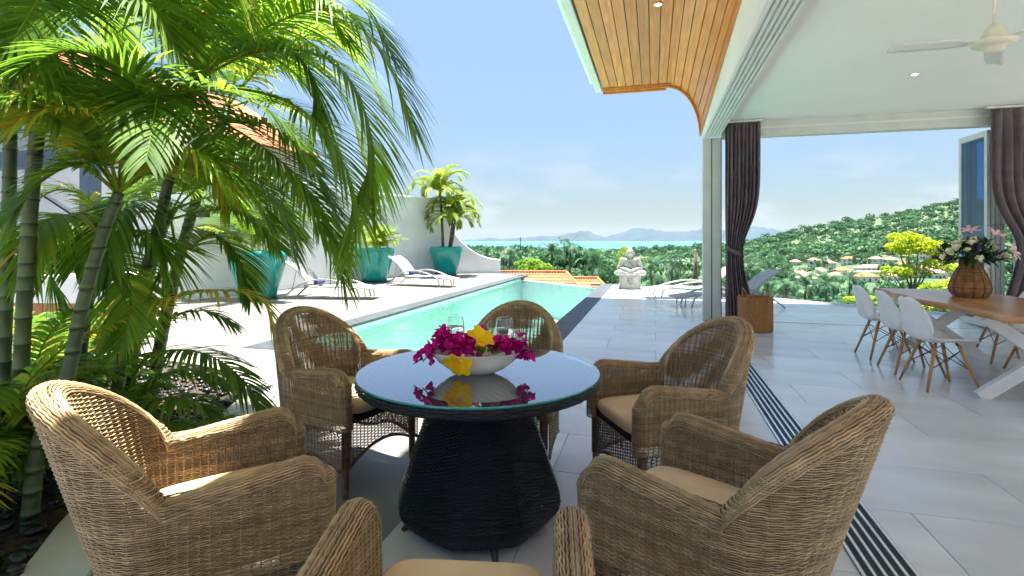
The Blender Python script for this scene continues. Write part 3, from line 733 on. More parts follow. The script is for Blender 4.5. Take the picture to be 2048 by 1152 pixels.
# stakes
for j in range(int(total/SP)+1):
    i = min(nS-1, int(j*SP/total*nS)); zt = HH[i]-WT*.5
    for off, zb in ((WT, .15), (-WT, .362)):
        zz = np.linspace(zb, zt, 12); o2 = np.where(zz < .36, WT*.55, off); P = pos(np.full(12, i), 0, 0.0*zz)
        x = PL[i, 0]+NRM[i, 0]*o2; y = PL[i, 1]+NRM[i, 1]*o2; x, y = lift(x, y, zz, back[i]); P = np.stack([x, y, zz], 1)
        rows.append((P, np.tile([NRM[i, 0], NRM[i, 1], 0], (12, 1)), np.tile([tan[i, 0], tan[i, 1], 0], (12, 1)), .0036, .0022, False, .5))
for x in np.arange(-.25, .26, SP):
    zz = np.linspace(.16+.09*(1-(x/.262)**2), .38, 4); P = np.stack([np.full(4, x), np.full(4, .268), zz], 1)
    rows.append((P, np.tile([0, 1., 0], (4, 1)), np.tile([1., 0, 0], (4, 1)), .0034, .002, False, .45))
CH_ME = fast_mesh('woven_shell', *strands(rows)[:2], tone=strands(rows)[2])
# braided arch bands round the skirt bottom
bands = MB()
bands.tube([(x, .268, .145+.09*(1-(x/.262)**2)) for x in np.linspace(-.262, .262, 21)], .009, 6)
idb = np.arange(0, nS, 6); sa = .14 + .06*np.exp(-((tip-.21)/.15)**2)*(1-back)+.05*np.clip((back-.2)/.8, 0, 1)
bands.tube([tuple(q) for q in pos(idb, WT*.55, sa[idb])], .009, 6)
BAND_ME = bands.mesh('arch_band', True, True)
leg = MB(); pr = []
for i in range(60):
    q = i/59; pr.append((.0205-.003*(1-q)+.0016*(i % 2), .0+.36*q))
leg.lathe(pr, 12, capb=True, capt=True); LEG_ME = leg.mesh('leg', True, True)
cu = MB()
def sup(a, b, t, e=.36):
    c, s = math.cos(t), math.sin(t); return a*math.copysign(abs(c)**e, c), b*math.copysign(abs(s)**e, s)
prof = [(.90, 0), (.97, .005), (1.0, .02), (1.0, .044), (.975, .058), (.92, .065), (.7, .069), (.4, .071), (.02, .072)]
P = []
for r_, z_ in prof:
    row = []
    for i in range(64):
        x, y = sup(.222, .262, 2*math.pi*i/64, .30 if r_ > .9 else .4); row.append((x*r_*(1-.10*max(0, -y/.262)), y*r_+.028, .418+z_))
    row.append(row[0]); P.append(row)
cu.grid(P); cu.add([p for p in P[-1][:-1]], [tuple(range(64))]); CUSH_ME = cu.mesh('seat_cushion', True)
dk = MB(); dk.box(-.235, .235, -.235, .262, .375, .417); DECK_ME = dk.mesh('seat_deck')
def wicker_chair(loc, facing, label):
    o = empty('wicker_armchair', (loc[0], loc[1], 0), math.atan2(-facing[0], facing[1]))
    tag(o, label, 'armchair', 'wicker armchairs round the glass table')
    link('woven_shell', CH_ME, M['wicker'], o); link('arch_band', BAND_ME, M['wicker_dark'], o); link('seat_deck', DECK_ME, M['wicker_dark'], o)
    link('seat_cushion', CUSH_ME, M['cushion'], o)
    for x, y in ((-.258, .255), (.258, .255), (-.20, -.225), (.20, -.225)): link('leg', LEG_ME, M['wicker_dark'], o, (x, y, 0))
    return o
TC = Vector((-.81, 2.38, 0))
wicker_chair((-1.73, 2.71), (.965, -.26), 'sun dappled wicker armchair between the pool steps and the round table')
wicker_chair((-.86, 3.06), (.06, -1), 'wicker armchair with its back to the pool, behind the drinking glasses')
wicker_chair((.04, 2.84), (-.87, -.50), 'wicker armchair standing beside the door track opposite the palms')
wicker_chair((.17, 1.80), (-.88, .47), 'wicker armchair whose back overlaps the door track rails')
wicker_chair((-1.40, 1.44), (.68, .73), 'wicker armchair nearest the pebble bed, its cushion dappled with palm shade')
wicker_chair((-.43, 1.03), (-.19, .98), 'wicker armchair with a bare cushion pulled up opposite the pool').scale.y = 1.1
# ---- round table: octagonal flared black wicker base, woven rim, glass top
tb = empty('round_table', TC); tag(tb, 'round glass topped table on a flared black wicker base', 'table')
def octo(n, soft=.92):
    a = np.linspace(0, 2*np.pi, n, endpoint=False); o = np.cos(np.pi/8)/np.cos((a % (np.pi/4))-np.pi/8); return a, 1-(1-o)*1.0
prof = [(.30, .030), (.345, .05), (.385, .10), (.395, .14), (.385, .19), (.355, .27), (.32, .37), (.283, .46), (.252, .55), (.262, .575), (.35, .605), (.45, .638), (.53, .662), (.568, .678), (.576, .69), (.570, .703), (.555, .708)]
pz = np.array(prof); pl = np.r_[0, np.cumsum(np.linalg.norm(np.diff(pz, axis=0), axis=1))]
rws = []; q = 0; k = 0
while q < pl[-1]:
    r = np.interp(q, pl, pz[:, 0]); zz = np.interp(q, pl, pz[:, 1]); dr = np.interp(q+.004, pl, pz[:, 0])-np.interp(q-.004, pl, pz[:, 0]); dz = np.interp(q+.004, pl, pz[:, 1])-np.interp(q-.004, pl, pz[:, 1]); l = math.hypot(dr, dz)+1e-9
    n = int(2*math.pi*r/.0075); n -= n % 16; a, oc = octo(n); oct_w = np.interp(zz, [.42, .6], [.6, 0]); rad = r*(1-(1-oc)*oct_w)
    sarc = a/(2*np.pi)*round(2*np.pi*.42/.03)*.03
    rad = rad + .0024*np.cos(np.pi*sarc/.03*1.0+k*np.pi)
    P = np.stack([rad*np.cos(a), rad*np.sin(a), np.full(n, zz)], 1); nr = np.stack([np.cos(a)*dz/l, np.sin(a)*dz/l, np.full(n, -dr/l)], 1)
    U = np.stack([np.cos(a)*dr/l, np.sin(a)*dr/l, np.full(n, dz/l)], 1)
    rws.append((P, nr, U, .0042, .0026, True, float(np.clip(rng.normal(1, .3), .5, 2)))); q += .0078; k += 1
V, Fq, T = strands(rws); link('woven_base', fast_mesh('woven_base', V, Fq, T), M['black'], tb)
a = MB(); a.lathe([(r-.034, z_) for r, z_ in prof], 32); a.build('inner_liner', M['dark'], tb)
for i in range(4):
    an = R(30+90*i); a = MB(); a.tube([(.27*math.cos(an), .27*math.sin(an), .10), (.36*math.cos(an), .36*math.sin(an), .0)], [.02, .013], 8); a.build('foot', M['wire'], tb)
# woven top: short slats laid basket fashion
rws = []
for i in range(-46, 47):
    y = i*.012; half = math.sqrt(max(0, .555**2-y*y)); xs = np.arange(-half, half, .008)
    if len(xs) < 4: continue
    P = np.stack([xs, np.full(len(xs), y), .702+.0016*np.cos(np.pi*xs/.024+i*np.pi*.5)], 1)
    rws.append((P, np.tile([0, 0, 1.], (len(xs), 1)), np.tile([0, 1., 0], (len(xs), 1)), .0054, .0018, False, float(np.clip(rng.normal(1.3, .4), .5, 3))))
V, Fq, T = strands(rws); link('woven_top', fast_mesh('woven_top', V, Fq, T), M['black'], tb)
a = MB(); a.lathe([(.572, .7165), (.5745, .7185), (.5745, .7245), (.572, .7265)], 96, capb=False); a.build('glass_edge', M['glass_edge'], tb, smooth=True)
a = MB(); a.lathe([(.572, .7265), (.0001, .7265)], 96, capb=False); a.build('glass_top', M['glass_top'], tb)
TZ = .7267
# ---- bowl, flowers, glasses on the table
bw_c = G(952, 746, TZ); ang = R(YAW)
bowl = empty('bowl', (bw_c.x, bw_c.y, TZ), ang); tag(bowl, 'oval white ceramic bowl filled with cut flowers on the glass table', 'bowl')
a = MB(); a.lathe([(.075, .0), (.085, .002), (.13, .022), (.175, .055), (.212, .098), (.2155, .101), (.211, .101), (.17, .06), (.12, .028), (.03, .012)], 48, sx=1, sy=.55, capb=True, capt=True); a.build('body', M['ceramic'], bowl, smooth=True)
def petal(mb, base, d, nrm, ln, wd, cup=.25, tone=.5, tipw=.1):
    d = d.normalized(); sd = d.cross(nrm).normalized(); nn = sd.cross(d); vs = []; fs = []
    for i, (t, w_) in enumerate(((0, .15), (.3, .8), (.6, 1.), (.85, .62), (1., tipw))):
        c = base + d*ln*t + nn*cup*ln*(t*t); e = nn*(wd*w_*.22)
        vs += [c - sd*wd*w_*.5 + e, c, c + sd*wd*w_*.5 + e]
    for i in range(4):
        for k in (0, 1): fs.append((i*3+k, i*3+k+1, i*3+k+4, i*3+k+3))
    mb.add(vs, fs, tone)
def bloom(parent, p, axis, size, rnd, nm='bract', m=None, np_=3):
    """three papery bracts standing round a pale centre"""
    mb = MB(); axis = axis.normalized(); u = axis.cross(Vector((.3, .5, .8))).normalized(); v = axis.cross(u); r0 = rnd.uniform(0, 6)
    for k in range(np_):
        an = r0 + k*2*math.pi/np_; o = u*math.cos(an)+v*math.sin(an)
        petal(mb, p, axis*.75+o*.75, -o+axis*.3, size*rnd.uniform(.85, 1.15), size*.85, -.2, rnd.uniform(.1, .95), .2)
    mb.build(nm, m or M['magenta'], parent, smooth=True, tone=True)
def sprig(parent_loc, pts, n, label, rnd):
    o = empty('bougainvillea_sprig', parent_loc, ang); tag(o, label, 'flowers', 'bougainvillea sprigs in the bowl')
    st = MB(); st.tube(cr([Vector(p) for p in pts], 4), .003, 5); st.build('stem', M['bark'], o)
    C = cr([Vector(p) for p in pts], 10)
    for i in range(n):
        c = rnd.choice(C); off = Vector((rnd.gauss(0, .022), rnd.gauss(0, .02), rnd.gauss(.012, .016))); bloom(o, c+off*.9, off+Vector((0, 0, .02)), rnd.uniform(.024, .036), rnd)
    for i in range(5):
        mb = MB(); c = rnd.choice(C); petal(mb, c, Vector((rnd.gauss(0, 1), rnd.gauss(0, 1), rnd.gauss(.2, .4))), Vector((0, 0, 1)), .05, .03, .1, rnd.random()); mb.build('leaf', M['leaf_d'], o, tone=True, smooth=True)
rnd = random.Random(11); bl0 = (bw_c.x, bw_c.y, TZ)
sprig(bl0, [(-.06, 0, .10), (-.13, -.01, .125), (-.20, -.02, .105), (-.245, -.03, .06)], 88, 'magenta bougainvillea sprig hanging over the long end of the bowl beside the yellow flower', rnd)
sprig(bl0, [(-.02, .03, .11), (-.08, .04, .13), (-.14, .04, .145), (-.17, .03, .15)], 75, 'tall magenta bougainvillea sprig rising in front of the glass nearest the pool coping', rnd)
sprig(bl0, [(.0, .05, .11), (-.02, .06, .125), (.0, .06, .135)], 24, 'small magenta bougainvillea sprig behind the yellow flowers', rnd)
sprig(bl0, [(.09, .0, .10), (.14, .0, .125), (.19, -.02, .115), (.245, -.04, .065)], 92, 'magenta bougainvillea sprig trailing over the bowl end beside the green leaves', rnd)
def allamanda(loc, axis, s, label):
    o = empty('yellow_flower', loc, ang); tag(o, label, 'flower', 'yellow trumpet flowers in the bowl'); axis = Vector(axis).normalized()
    u = axis.cross(Vector((.2, .3, .9))).normalized(); v = axis.cross(u)
    mb = MB(); n = 14
    P = [[axis*(t*s*.55)+(u*math.cos(a_)+v*math.sin(a_))*s*(.06+.22*t**2) for t in (0, .25, .5, .75, 1)] for a_ in [2*math.pi*k/n for k in range(n)]]
    mb.grid(P, closed_u=True); mb.build('throat', M['yellow'], o, smooth=True, tone=True)
    for k in range(5):
        mb = MB(); an = k*2*math.pi/5; d = u*math.cos(an)+v*math.sin(an); petal(mb, axis*s*.42+d*s*.17, d*.75+axis*.8, -d, s*.70, s*.86, -.55+.14*(k % 3), .2+.14*k, .5); mb.build('petal', M['yellow'], o, smooth=True, tone=True)
Rz = Matrix.Rotation(ang, 3, 'Z')
allamanda(bw_c + Rz @ Vector((-.05, -.085, .105)), (-.25, -.65, -.50), .085, 'yellow trumpet flower hanging over the rim of the white bowl')
allamanda(bw_c + Rz @ Vector((.0, -.02, .13)), (.45, -.35, .70), .085, 'yellow trumpet flower standing upright among the green leaves')
lf = empty('leaf_sprig', bl0, ang); tag(lf, 'green leaf sprig in the middle of the bowl between the flowers', 'leaves')
for i in range(16):
    mb = MB(); petal(mb, Vector((rnd.uniform(.0, .1), rnd.uniform(-.05, .04), .095)), Vector((rnd.gauss(0, .8), rnd.gauss(-.3, .6), rnd.uniform(.1, .9))), Vector((0, 0, 1)), rnd.uniform(.05, .075), .026, .05, rnd.random(), .05); mb.build('leaf', M['leaf'], lf, tone=True, smooth=True)
a = MB(); a.tube([(.02, 0, .06), (.12, -.02, .13), (.155, -.02, .165)], .0028, 5); a.build('stem', M['leaf'], lf, tone=True)
def goblet(px, py, d, label):
    p = W(px, py, d); o = empty('water_glass', (p.x, p.y, TZ)); tag(o, label, 'drinking glass', 'stemmed glasses of water')
    pr = [(.034, .0), (.035, .002), (.012, .006), (.006, .02), (.006, .07), (.018, .084), (.036, .105), (.0465, .14), (.047, .165), (.043, .20), (.039, .222)]
    a = MB(); a.lathe(pr, 40); a.lathe([(r-.0014, z_+.001) for r, z_ in pr[5:]], 40, capb=False); b_ = a.build('glass', M['thin'], o, smooth=True)
    a = MB(); a.tube([(.039*math.cos(t), .039*math.sin(t), .222) for t in [2*math.pi*k/40 for k in range(40)]], .0012, 5, closed=True); a.build('rim', M['ceramic'], b_, smooth=True)  # opaque white ring painted as the glint along the glass rim
    a = MB(); a.lathe([(.004, .085), (.017, .0865), (.034, .106), (.044, .14), (.0452, .165), (.0445, .172), (.001, .172)], 40, capb=False); a.build('water', M['drink'], o, smooth=True)
goblet(1009, 640, 2.66, 'stemmed glass of water in front of the chair back by the pool')
goblet(911, 640, 2.72, 'stemmed glass of water behind the magenta flowers, pool water showing through')
# ================================================================== POTS AND PALMS
def frond_arrays(ctrl, n=46, L=.5, wd=.030, droop=.5, tone=.5, v_up=.25, base=.18, rnd=random, tonevar=.15, stemtone=.8, rw=.011, segs=4, a0=68, a1=22):
    """palm frond along a curve: rachis + two rows of leaflets, returned as V, F, T"""
    C = cr(ctrl, 10); Lc = [0]
    for i in range(1, len(C)): Lc.append(Lc[-1]+(C[i]-C[i-1]).length)
    tot = Lc[-1]; V = []; Fq = []; T = []
    def at(q):
        s = q*tot; i = min(len(C)-2, max(0, int(np.searchsorted(Lc, s))-1)); u = (s-Lc[i])/(Lc[i+1]-Lc[i]+1e-9); return C[i].lerp(C[i+1], u), (C[i+1]-C[i]).normalized()
    up0 = Vector((0, 0, 1)); k = 12
    for i in range(k+1):
        p, t = at(i/k); sd = t.cross(up0); sd = sd.normalized() if sd.length > .05 else Vector((1, 0, 0)); u = sd.cross(t); r = rw*(1-.8*i/k)
        for a_ in range(4): V.append(p+sd*r*math.cos(a_*math.pi/2)+u*r*math.sin(a_*math.pi/2)); T.append(stemtone)
        if i:
            b = (i-1)*4
            for a_ in range(4): Fq.append((b+a_, b+(a_+1) % 4, b+4+(a_+1) % 4, b+4+a_))
    for i in range(n):
        q = base+(1-base)*(i+.5*rnd.random())/n; p, t = at(min(.999, q)); g = (q-base)/(1-base)
        sd = t.cross(up0); sd = sd.normalized() if sd.length > .05 else Vector((1, 0, 0)); u = sd.cross(t).normalized()
        ln = L*(.45+.62*math.sin(math.pi*min(1, .12+g*.86)))*(1-.35*g)*rnd.uniform(.88, 1.08); an = R(a0+(a1-a0)*g)
        for s in (-1, 1):
            d = (t*math.cos(an)+sd*s*math.sin(an)+u*(v_up+rnd.gauss(0, .06))).normalized()
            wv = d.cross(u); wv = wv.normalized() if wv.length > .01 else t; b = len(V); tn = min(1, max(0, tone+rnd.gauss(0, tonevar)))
            dr = droop*rnd.uniform(.7, 1.3)
            for j in range(segs+1):
                f = j/segs; w_ = wd*(.35+.65*math.sin(math.pi*min(1, .15+f*.55)))*(1-f**3) if j < segs else wd*.04
                c = p+d*ln*f+Vector((0, 0, -1))*ln*dr*f*f
                V.append(c-wv*w_/2); V.append(c+wv*w_/2); T += [tn, tn]
                if j: Fq.append((b+2*j-2, b+2*j-1, b+2*j+1, b+2*j))
    return V, Fq, T
def frond(parent, ctrl, m, origin=(0, 0, 0), name='frond', **k):
    V, Fq, T = frond_arrays([Vector(c)-Vector(origin) for c in ctrl], **k)
    me = fast_mesh(name, [tuple(v) for v in V], Fq, T); return link(name, me, m, parent)
def stem(parent, ctrl, r0, r1, origin, ring=.11, name='trunk', m=None):
    C = [c-Vector(origin) for c in cr([Vector(c) for c in ctrl], 14)]; path = []; rad = []; mb = MB(); acc = 0; nxt = ring; tones = []
    n = len(C)
    for i, c in enumerate(C):
        if i: acc += (c-C[i-1]).length
        q = i/(n-1); r = r0+(r1-r0)*q
        if acc > nxt:
            nxt += ring*random.uniform(.75, 1.3)
            for dz, f, tn in ((-.006, 1.0, .9), (-.003, 1.10, .45), (.003, 1.10, .5), (.007, 1.02, 1.9)):
                path.append(c+Vector((0, 0, dz))); rad.append(r*f); tones.append(tn)
        else: path.append(c); rad.append(r); tones.append(random.uniform(.85, 1.25))
    mb.tube(path, rad, 12); mb.t = [t for t in tones for _ in range(12)]
    return mb.build(name, m or M['stem'], parent, smooth=True, tone=True)
def auto_frond(parent, c, az, el, ln, m, origin, arch=1.0, **k):
    d = Vector((math.cos(az), math.sin(az), 0)); p = Vector(c); pts = [p]
    e = el
    for i in range(5):
        p = p+(d*math.cos(e)+Vector((0, 0, 1))*math.sin(e))*ln/5; pts.append(p); e -= arch*(.18+.16*i)
    return frond(parent, pts, m, origin, **k)
def pot(loc, label, s=1.0):
    o = empty('planter_pot', (loc[0], loc[1], 0)); tag(o, label, 'planter', 'teal glazed planters along the white wall')
    a = MB(); a.lathe([(.36, .03), (.385, .035), (.415, .15), (.475, .38), (.54, .62), (.595, .82), (.622, .93), (.628, .99), (.618, 1.045), (.595, 1.085), (.568, 1.10), (.55, 1.092), (.54, 1.0)], 56, capb=True); a.build('body', M['teal'], o, smooth=True)
    a = MB(); a.lathe([(.001, 1.03), (.545, 1.01)], 40, capb=False); a.build('soil', M['soil'], o)
    a = MB(); a.lathe([(.40, .0), (.42, .01), (.42, .03), (.36, .032)], 40); a.build('saucer', M['wire'], o); return o
pot((-8.8, 10.05), 'wide teal glazed planter with a bushy areca, by the palm clump')
pot((-8.72, 15.1), 'teal glazed planter between the two pool loungers')
pot((-7.62, 18.45), 'teal glazed planter holding a three stemmed palm near the wall swoop')
rnd = random.Random(21)
b1 = empty('potted_areca', (-8.8, 10.05, 1.02)); tag(b1, 'bushy green areca palm growing in the planter by the palm clump', 'palm')
for i in range(30):
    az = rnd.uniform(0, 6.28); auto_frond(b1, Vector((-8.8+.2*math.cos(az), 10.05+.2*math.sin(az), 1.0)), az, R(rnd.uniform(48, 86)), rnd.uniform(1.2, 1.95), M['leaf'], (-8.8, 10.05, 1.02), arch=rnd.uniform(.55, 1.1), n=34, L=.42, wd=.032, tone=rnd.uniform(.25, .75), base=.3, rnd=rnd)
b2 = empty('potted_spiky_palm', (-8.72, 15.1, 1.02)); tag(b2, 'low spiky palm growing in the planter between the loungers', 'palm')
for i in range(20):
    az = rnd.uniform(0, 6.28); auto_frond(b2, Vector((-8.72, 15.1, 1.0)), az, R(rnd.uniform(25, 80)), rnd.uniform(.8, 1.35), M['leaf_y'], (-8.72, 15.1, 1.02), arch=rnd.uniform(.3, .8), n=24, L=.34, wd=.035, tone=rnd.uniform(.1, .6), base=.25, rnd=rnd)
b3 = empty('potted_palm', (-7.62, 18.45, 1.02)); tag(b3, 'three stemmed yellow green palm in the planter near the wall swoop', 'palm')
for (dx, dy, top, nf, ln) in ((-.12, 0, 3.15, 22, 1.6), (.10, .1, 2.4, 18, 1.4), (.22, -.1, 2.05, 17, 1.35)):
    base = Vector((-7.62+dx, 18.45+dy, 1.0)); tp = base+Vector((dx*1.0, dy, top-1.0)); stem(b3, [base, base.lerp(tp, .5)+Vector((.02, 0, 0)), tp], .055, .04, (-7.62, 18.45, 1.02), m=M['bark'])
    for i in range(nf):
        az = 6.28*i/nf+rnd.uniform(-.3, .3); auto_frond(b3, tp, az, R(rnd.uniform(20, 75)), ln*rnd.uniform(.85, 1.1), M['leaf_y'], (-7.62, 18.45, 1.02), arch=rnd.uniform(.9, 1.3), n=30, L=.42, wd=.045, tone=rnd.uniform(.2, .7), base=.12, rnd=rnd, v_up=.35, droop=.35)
# ---- areca palm clump
rnd = random.Random(33)
def pc(l): return [W(*q) for q in l]
def palm(name, stems, fronds, label, group='areca palms in the pebble bed', autos=(), shoots=()):
    b = pc(stems[0][0])[0]; org = Vector((b.x, b.y, 0)); o = empty(name, org); tag(o, label, 'palm', group)
    for s, r0, r1 in stems:
        c = pc(s); c[0].z = -.05; stem(o, c, r0, r1, org)
    for f in fronds:
        kw = dict(n=66, L=.50, wd=.021, tone=.5, rnd=rnd, droop=.36); 
        pts = f[0] if not isinstance(f, dict) else f['p']; kw.update(f[1] if len(f) > 1 else {}); m = kw.pop('m', M['leaf']); frond(o, pc(pts), m, org, **kw)
    for (c, n, ln, el, t) in autos:
        c = W(*c)
        for i in range(n):
            az = 6.28*i/n+rnd.uniform(-.4, .4); auto_frond(o, c, az, R(rnd.uniform(*el)), ln*rnd.uniform(.8, 1.15), M['leaf'], org, arch=rnd.uniform(.7, 1.15), n=56, L=.42, wd=.021, tone=t+rnd.uniform(-.2, .25), rnd=rnd)
    return o
palm('areca_palm', [([(215, 900, 3.55), (262, 640, 3.5), (310, 480, 3.45), (345, 330, 3.4), (392, 160, 3.4)], .040, .028)], [
    ([(395, 158, 3.4), (520, 62, 3.2), (660, 18, 3.0), (765, 110, 2.9), (826, 262, 2.85)], dict(L=.55, tone=.5, n=74, droop=.5)),
    ([(395, 160, 3.4), (500, 108, 3.3), (620, 104, 3.15), (705, 165, 3.05), (748, 300, 3.0), (742, 420, 2.95)], dict(L=.50, tone=.55, n=74, droop=.42)),
    ([(395, 165, 3.4), (480, 178, 3.2), (580, 205, 3.0), (662, 280, 2.9), (712, 400, 2.85), (700, 520, 2.8)], dict(L=.48, tone=.45, n=58, droop=.42)),
    ([(390, 160, 3.4), (430, 230, 3.1), (520, 290, 2.9), (600, 360, 2.8), (650, 470, 2.75)], dict(L=.46, tone=.35, n=54, droop=.4)),
    ([(395, 155, 3.4), (450, 60, 3.35), (540, -10, 3.2), (640, 10, 3.1), (700, 90, 3.0)], dict(L=.50, tone=.6, n=52)),
    ([(390, 155, 3.4), (400, 40, 3.4), (440, -60, 3.3), (520, -90, 3.2)], dict(tone=.4)),
    ([(385, 158, 3.4), (330, 60, 3.3), (230, 15, 3.1), (90, 40, 2.9), (0, 120, 2.8)], dict(tone=.35)),
    ([(390, 165, 3.4), (335, 130, 3.0), (318, 180, 2.6), (305, 250, 2.3), (292, 325, 2.12)], dict(L=.40, tone=.25, n=50, droop=.35)),
    ([(388, 160, 3.4), (350, 20, 3.3), (270, -60, 3.1), (150, -70, 2.9)], dict(tone=.5)),
    ([(392, 165, 3.4), (450, 240, 3.2), (540, 250, 3.1), (620, 320, 3.0), (668, 430, 3.0)], dict(tone=.6, L=.46)),
    ([(392, 165, 3.4), (430, 290, 3.3), (500, 340, 3.2), (560, 420, 3.2), (590, 510, 3.2)], dict(tone=.4, L=.42)),
    ([(395, 160, 3.4), (500, 70, 3.5), (620, 60, 3.6), (720, 130, 3.6), (780, 240, 3.6)], dict(tone=.65, L=.5)),
    ([(395, 160, 3.4), (480, 20, 3.3), (600, -40, 3.2), (720, 10, 3.1), (790, 120, 3.0)], dict(tone=.5, L=.52)),
    ([(385, 160, 3.4), (330, 200, 3.2), (230, 210, 3.0), (140, 280, 2.9)], dict(tone=.5, L=.42)),
    ([(395, 158, 3.4), (470, 110, 3.6), (570, 130, 3.8), (640, 220, 3.9), (670, 330, 3.9)], dict(tone=.65, L=.45)),
    ], 'tallest areca palm whose fronds arch out towards the pool', autos=[((392, 158, 3.4), 5, 1.3, (20, 75), .5)])
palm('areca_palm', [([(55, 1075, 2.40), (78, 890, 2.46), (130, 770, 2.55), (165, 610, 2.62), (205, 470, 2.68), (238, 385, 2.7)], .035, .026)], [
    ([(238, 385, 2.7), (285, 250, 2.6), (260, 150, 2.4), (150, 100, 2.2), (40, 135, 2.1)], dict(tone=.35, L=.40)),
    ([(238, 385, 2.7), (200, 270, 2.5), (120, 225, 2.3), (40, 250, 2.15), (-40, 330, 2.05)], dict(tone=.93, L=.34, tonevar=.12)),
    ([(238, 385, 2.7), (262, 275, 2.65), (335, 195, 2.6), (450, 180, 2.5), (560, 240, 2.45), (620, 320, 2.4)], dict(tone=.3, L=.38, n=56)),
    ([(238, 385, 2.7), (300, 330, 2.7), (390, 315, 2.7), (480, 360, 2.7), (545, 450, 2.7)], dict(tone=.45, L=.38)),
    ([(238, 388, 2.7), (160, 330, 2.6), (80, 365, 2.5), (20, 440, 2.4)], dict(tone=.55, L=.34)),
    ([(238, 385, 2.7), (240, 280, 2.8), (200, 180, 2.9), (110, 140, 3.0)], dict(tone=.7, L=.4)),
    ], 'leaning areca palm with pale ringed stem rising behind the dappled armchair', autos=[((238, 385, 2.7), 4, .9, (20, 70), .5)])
palm('areca_palm', [([(45, 1060, 2.75), (42, 760, 2.75), (62, 400, 2.75), (92, 120, 2.75), (118, -60, 2.75)], .036, .031)], [
    ([(115, -60, 2.75), (90, -20, 2.5), (40, 60, 2.3), (-30, 180, 2.2)], dict(tone=.4)),
    ([(118, -60, 2.75), (200, -60, 2.7), (300, 10, 2.6), (360, 110, 2.55)], dict(tone=.4)),
    ], 'upright thick areca palm with long green ringed stem', autos=[((118, -60, 2.75), 4, 1.2, (10, 70), .5)])
palm('areca_palm', [([(-5, 1010, 2.9), (8, 700, 2.9), (20, 300, 2.9), (12, -60, 2.9)], .034, .029)], [
    ([(12, 60, 2.9), (60, 60, 2.7), (110, 130, 2.5), (130, 220, 2.45)], dict(tone=.4)),
    ], 'dark upright areca palm standing behind the thick ringed stem', autos=[((12, -60, 2.9), 3, 1.1, (10, 70), .4)])
palm('areca_palm', [([(150, 860, 3.5), (165, 700, 3.5), (190, 545, 3.5), (212, 480, 3.5)], .032, .022)], [
    ([(212, 480, 3.5), (180, 400, 3.5), (110, 380, 3.4), (40, 430, 3.3)], dict(tone=.7, L=.35, n=40)),
    ([(212, 480, 3.5), (250, 520, 3.4), (260, 620, 3.3), (240, 700, 3.2)], dict(tone=.6, L=.34, n=40)),
    ], 'slender young areca palm stem standing in front of the cedar counter', autos=[((212, 480, 3.5), 5, .8, (10, 70), .55)])
palm('areca_palm', [([(240, 900, 3.9), (262, 740, 3.9), (288, 600, 3.9), (318, 480, 3.9), (345, 420, 3.9)], .040, .030)], [
    ([(345, 425, 3.9), (400, 372, 3.7), (480, 342, 3.4), (572, 345, 3.2), (650, 425, 3.0), (688, 565, 2.95)], dict(tone=.45, L=.44, n=74, droop=.5)),
    ([(340, 430, 3.9), (360, 500, 3.8), (430, 470, 3.7), (480, 520, 3.65), (500, 600, 3.6)], dict(tone=.25, L=.36)),
    ([(335, 440, 3.9), (420, 420, 3.8), (500, 430, 3.7), (560, 500, 3.6)], dict(tone=.4, L=.4)),
    ], 'areca palm stem growing close behind the tallest one', autos=[((345, 420, 3.9), 5, 1.1, (-10, 60), .35)])
palm('areca_palm', [([(300, 850, 4.3), (330, 640, 4.3), (380, 440, 4.3), (455, 215, 4.3)], .05, .035)], [
    ([(455, 215, 4.3), (520, 130, 4.3), (610, 120, 4.3), (690, 200, 4.3), (730, 330, 4.3)], dict(tone=.7, L=.5)),
    ([(455, 215, 4.3), (530, 200, 4.3), (620, 240, 4.3), (680, 350, 4.3)], dict(tone=.6, L=.5)),
    ([(455, 215, 4.3), (500, 70, 4.3), (600, 10, 4.3), (700, 60, 4.3)], dict(tone=.75, L=.5)),
    ([(455, 215, 4.3), (470, 330, 4.2), (540, 390, 4.1), (600, 480, 4.0)], dict(tone=.5, L=.45)),
    ], 'areca palm farthest back in the clump, towards the pool', autos=[((455, 215, 4.3), 4, 1.5, (20, 75), .6)])
ex = Vector((-3.35, .75, 0)); exo = empty('areca_palm', ex); tag(exo, 'added areca palm, mostly out of view, at the open end of the pebble bed', 'palm', 'areca palms in the pebble bed')  # added to throw dappled shade on the near chair and kerb
stem(exo, [ex+Vector((0, 0, -.05)), ex+Vector((.1, 0, 1.4)), ex+Vector((.35, .05, 2.9))], .045, .034, ex)
for i in range(9):
    auto_frond(exo, ex+Vector((.35, .05, 2.9)), 6.28*i/9+rnd.uniform(-.2, .2), R(rnd.uniform(15, 75)), rnd.uniform(1.3, 1.8), M['leaf'], ex, arch=rnd.uniform(.6, 1.0), n=60, L=.45, wd=.026, tone=rnd.uniform(.2, .7), rnd=rnd)
low = empty('areca_shoots', (W(235, 880, 3.4).x, W(235, 880, 3.4).y, 0)); tag(low, 'low green areca shoots arching out of the bed over the patio', 'palm', 'areca palms in the pebble bed')
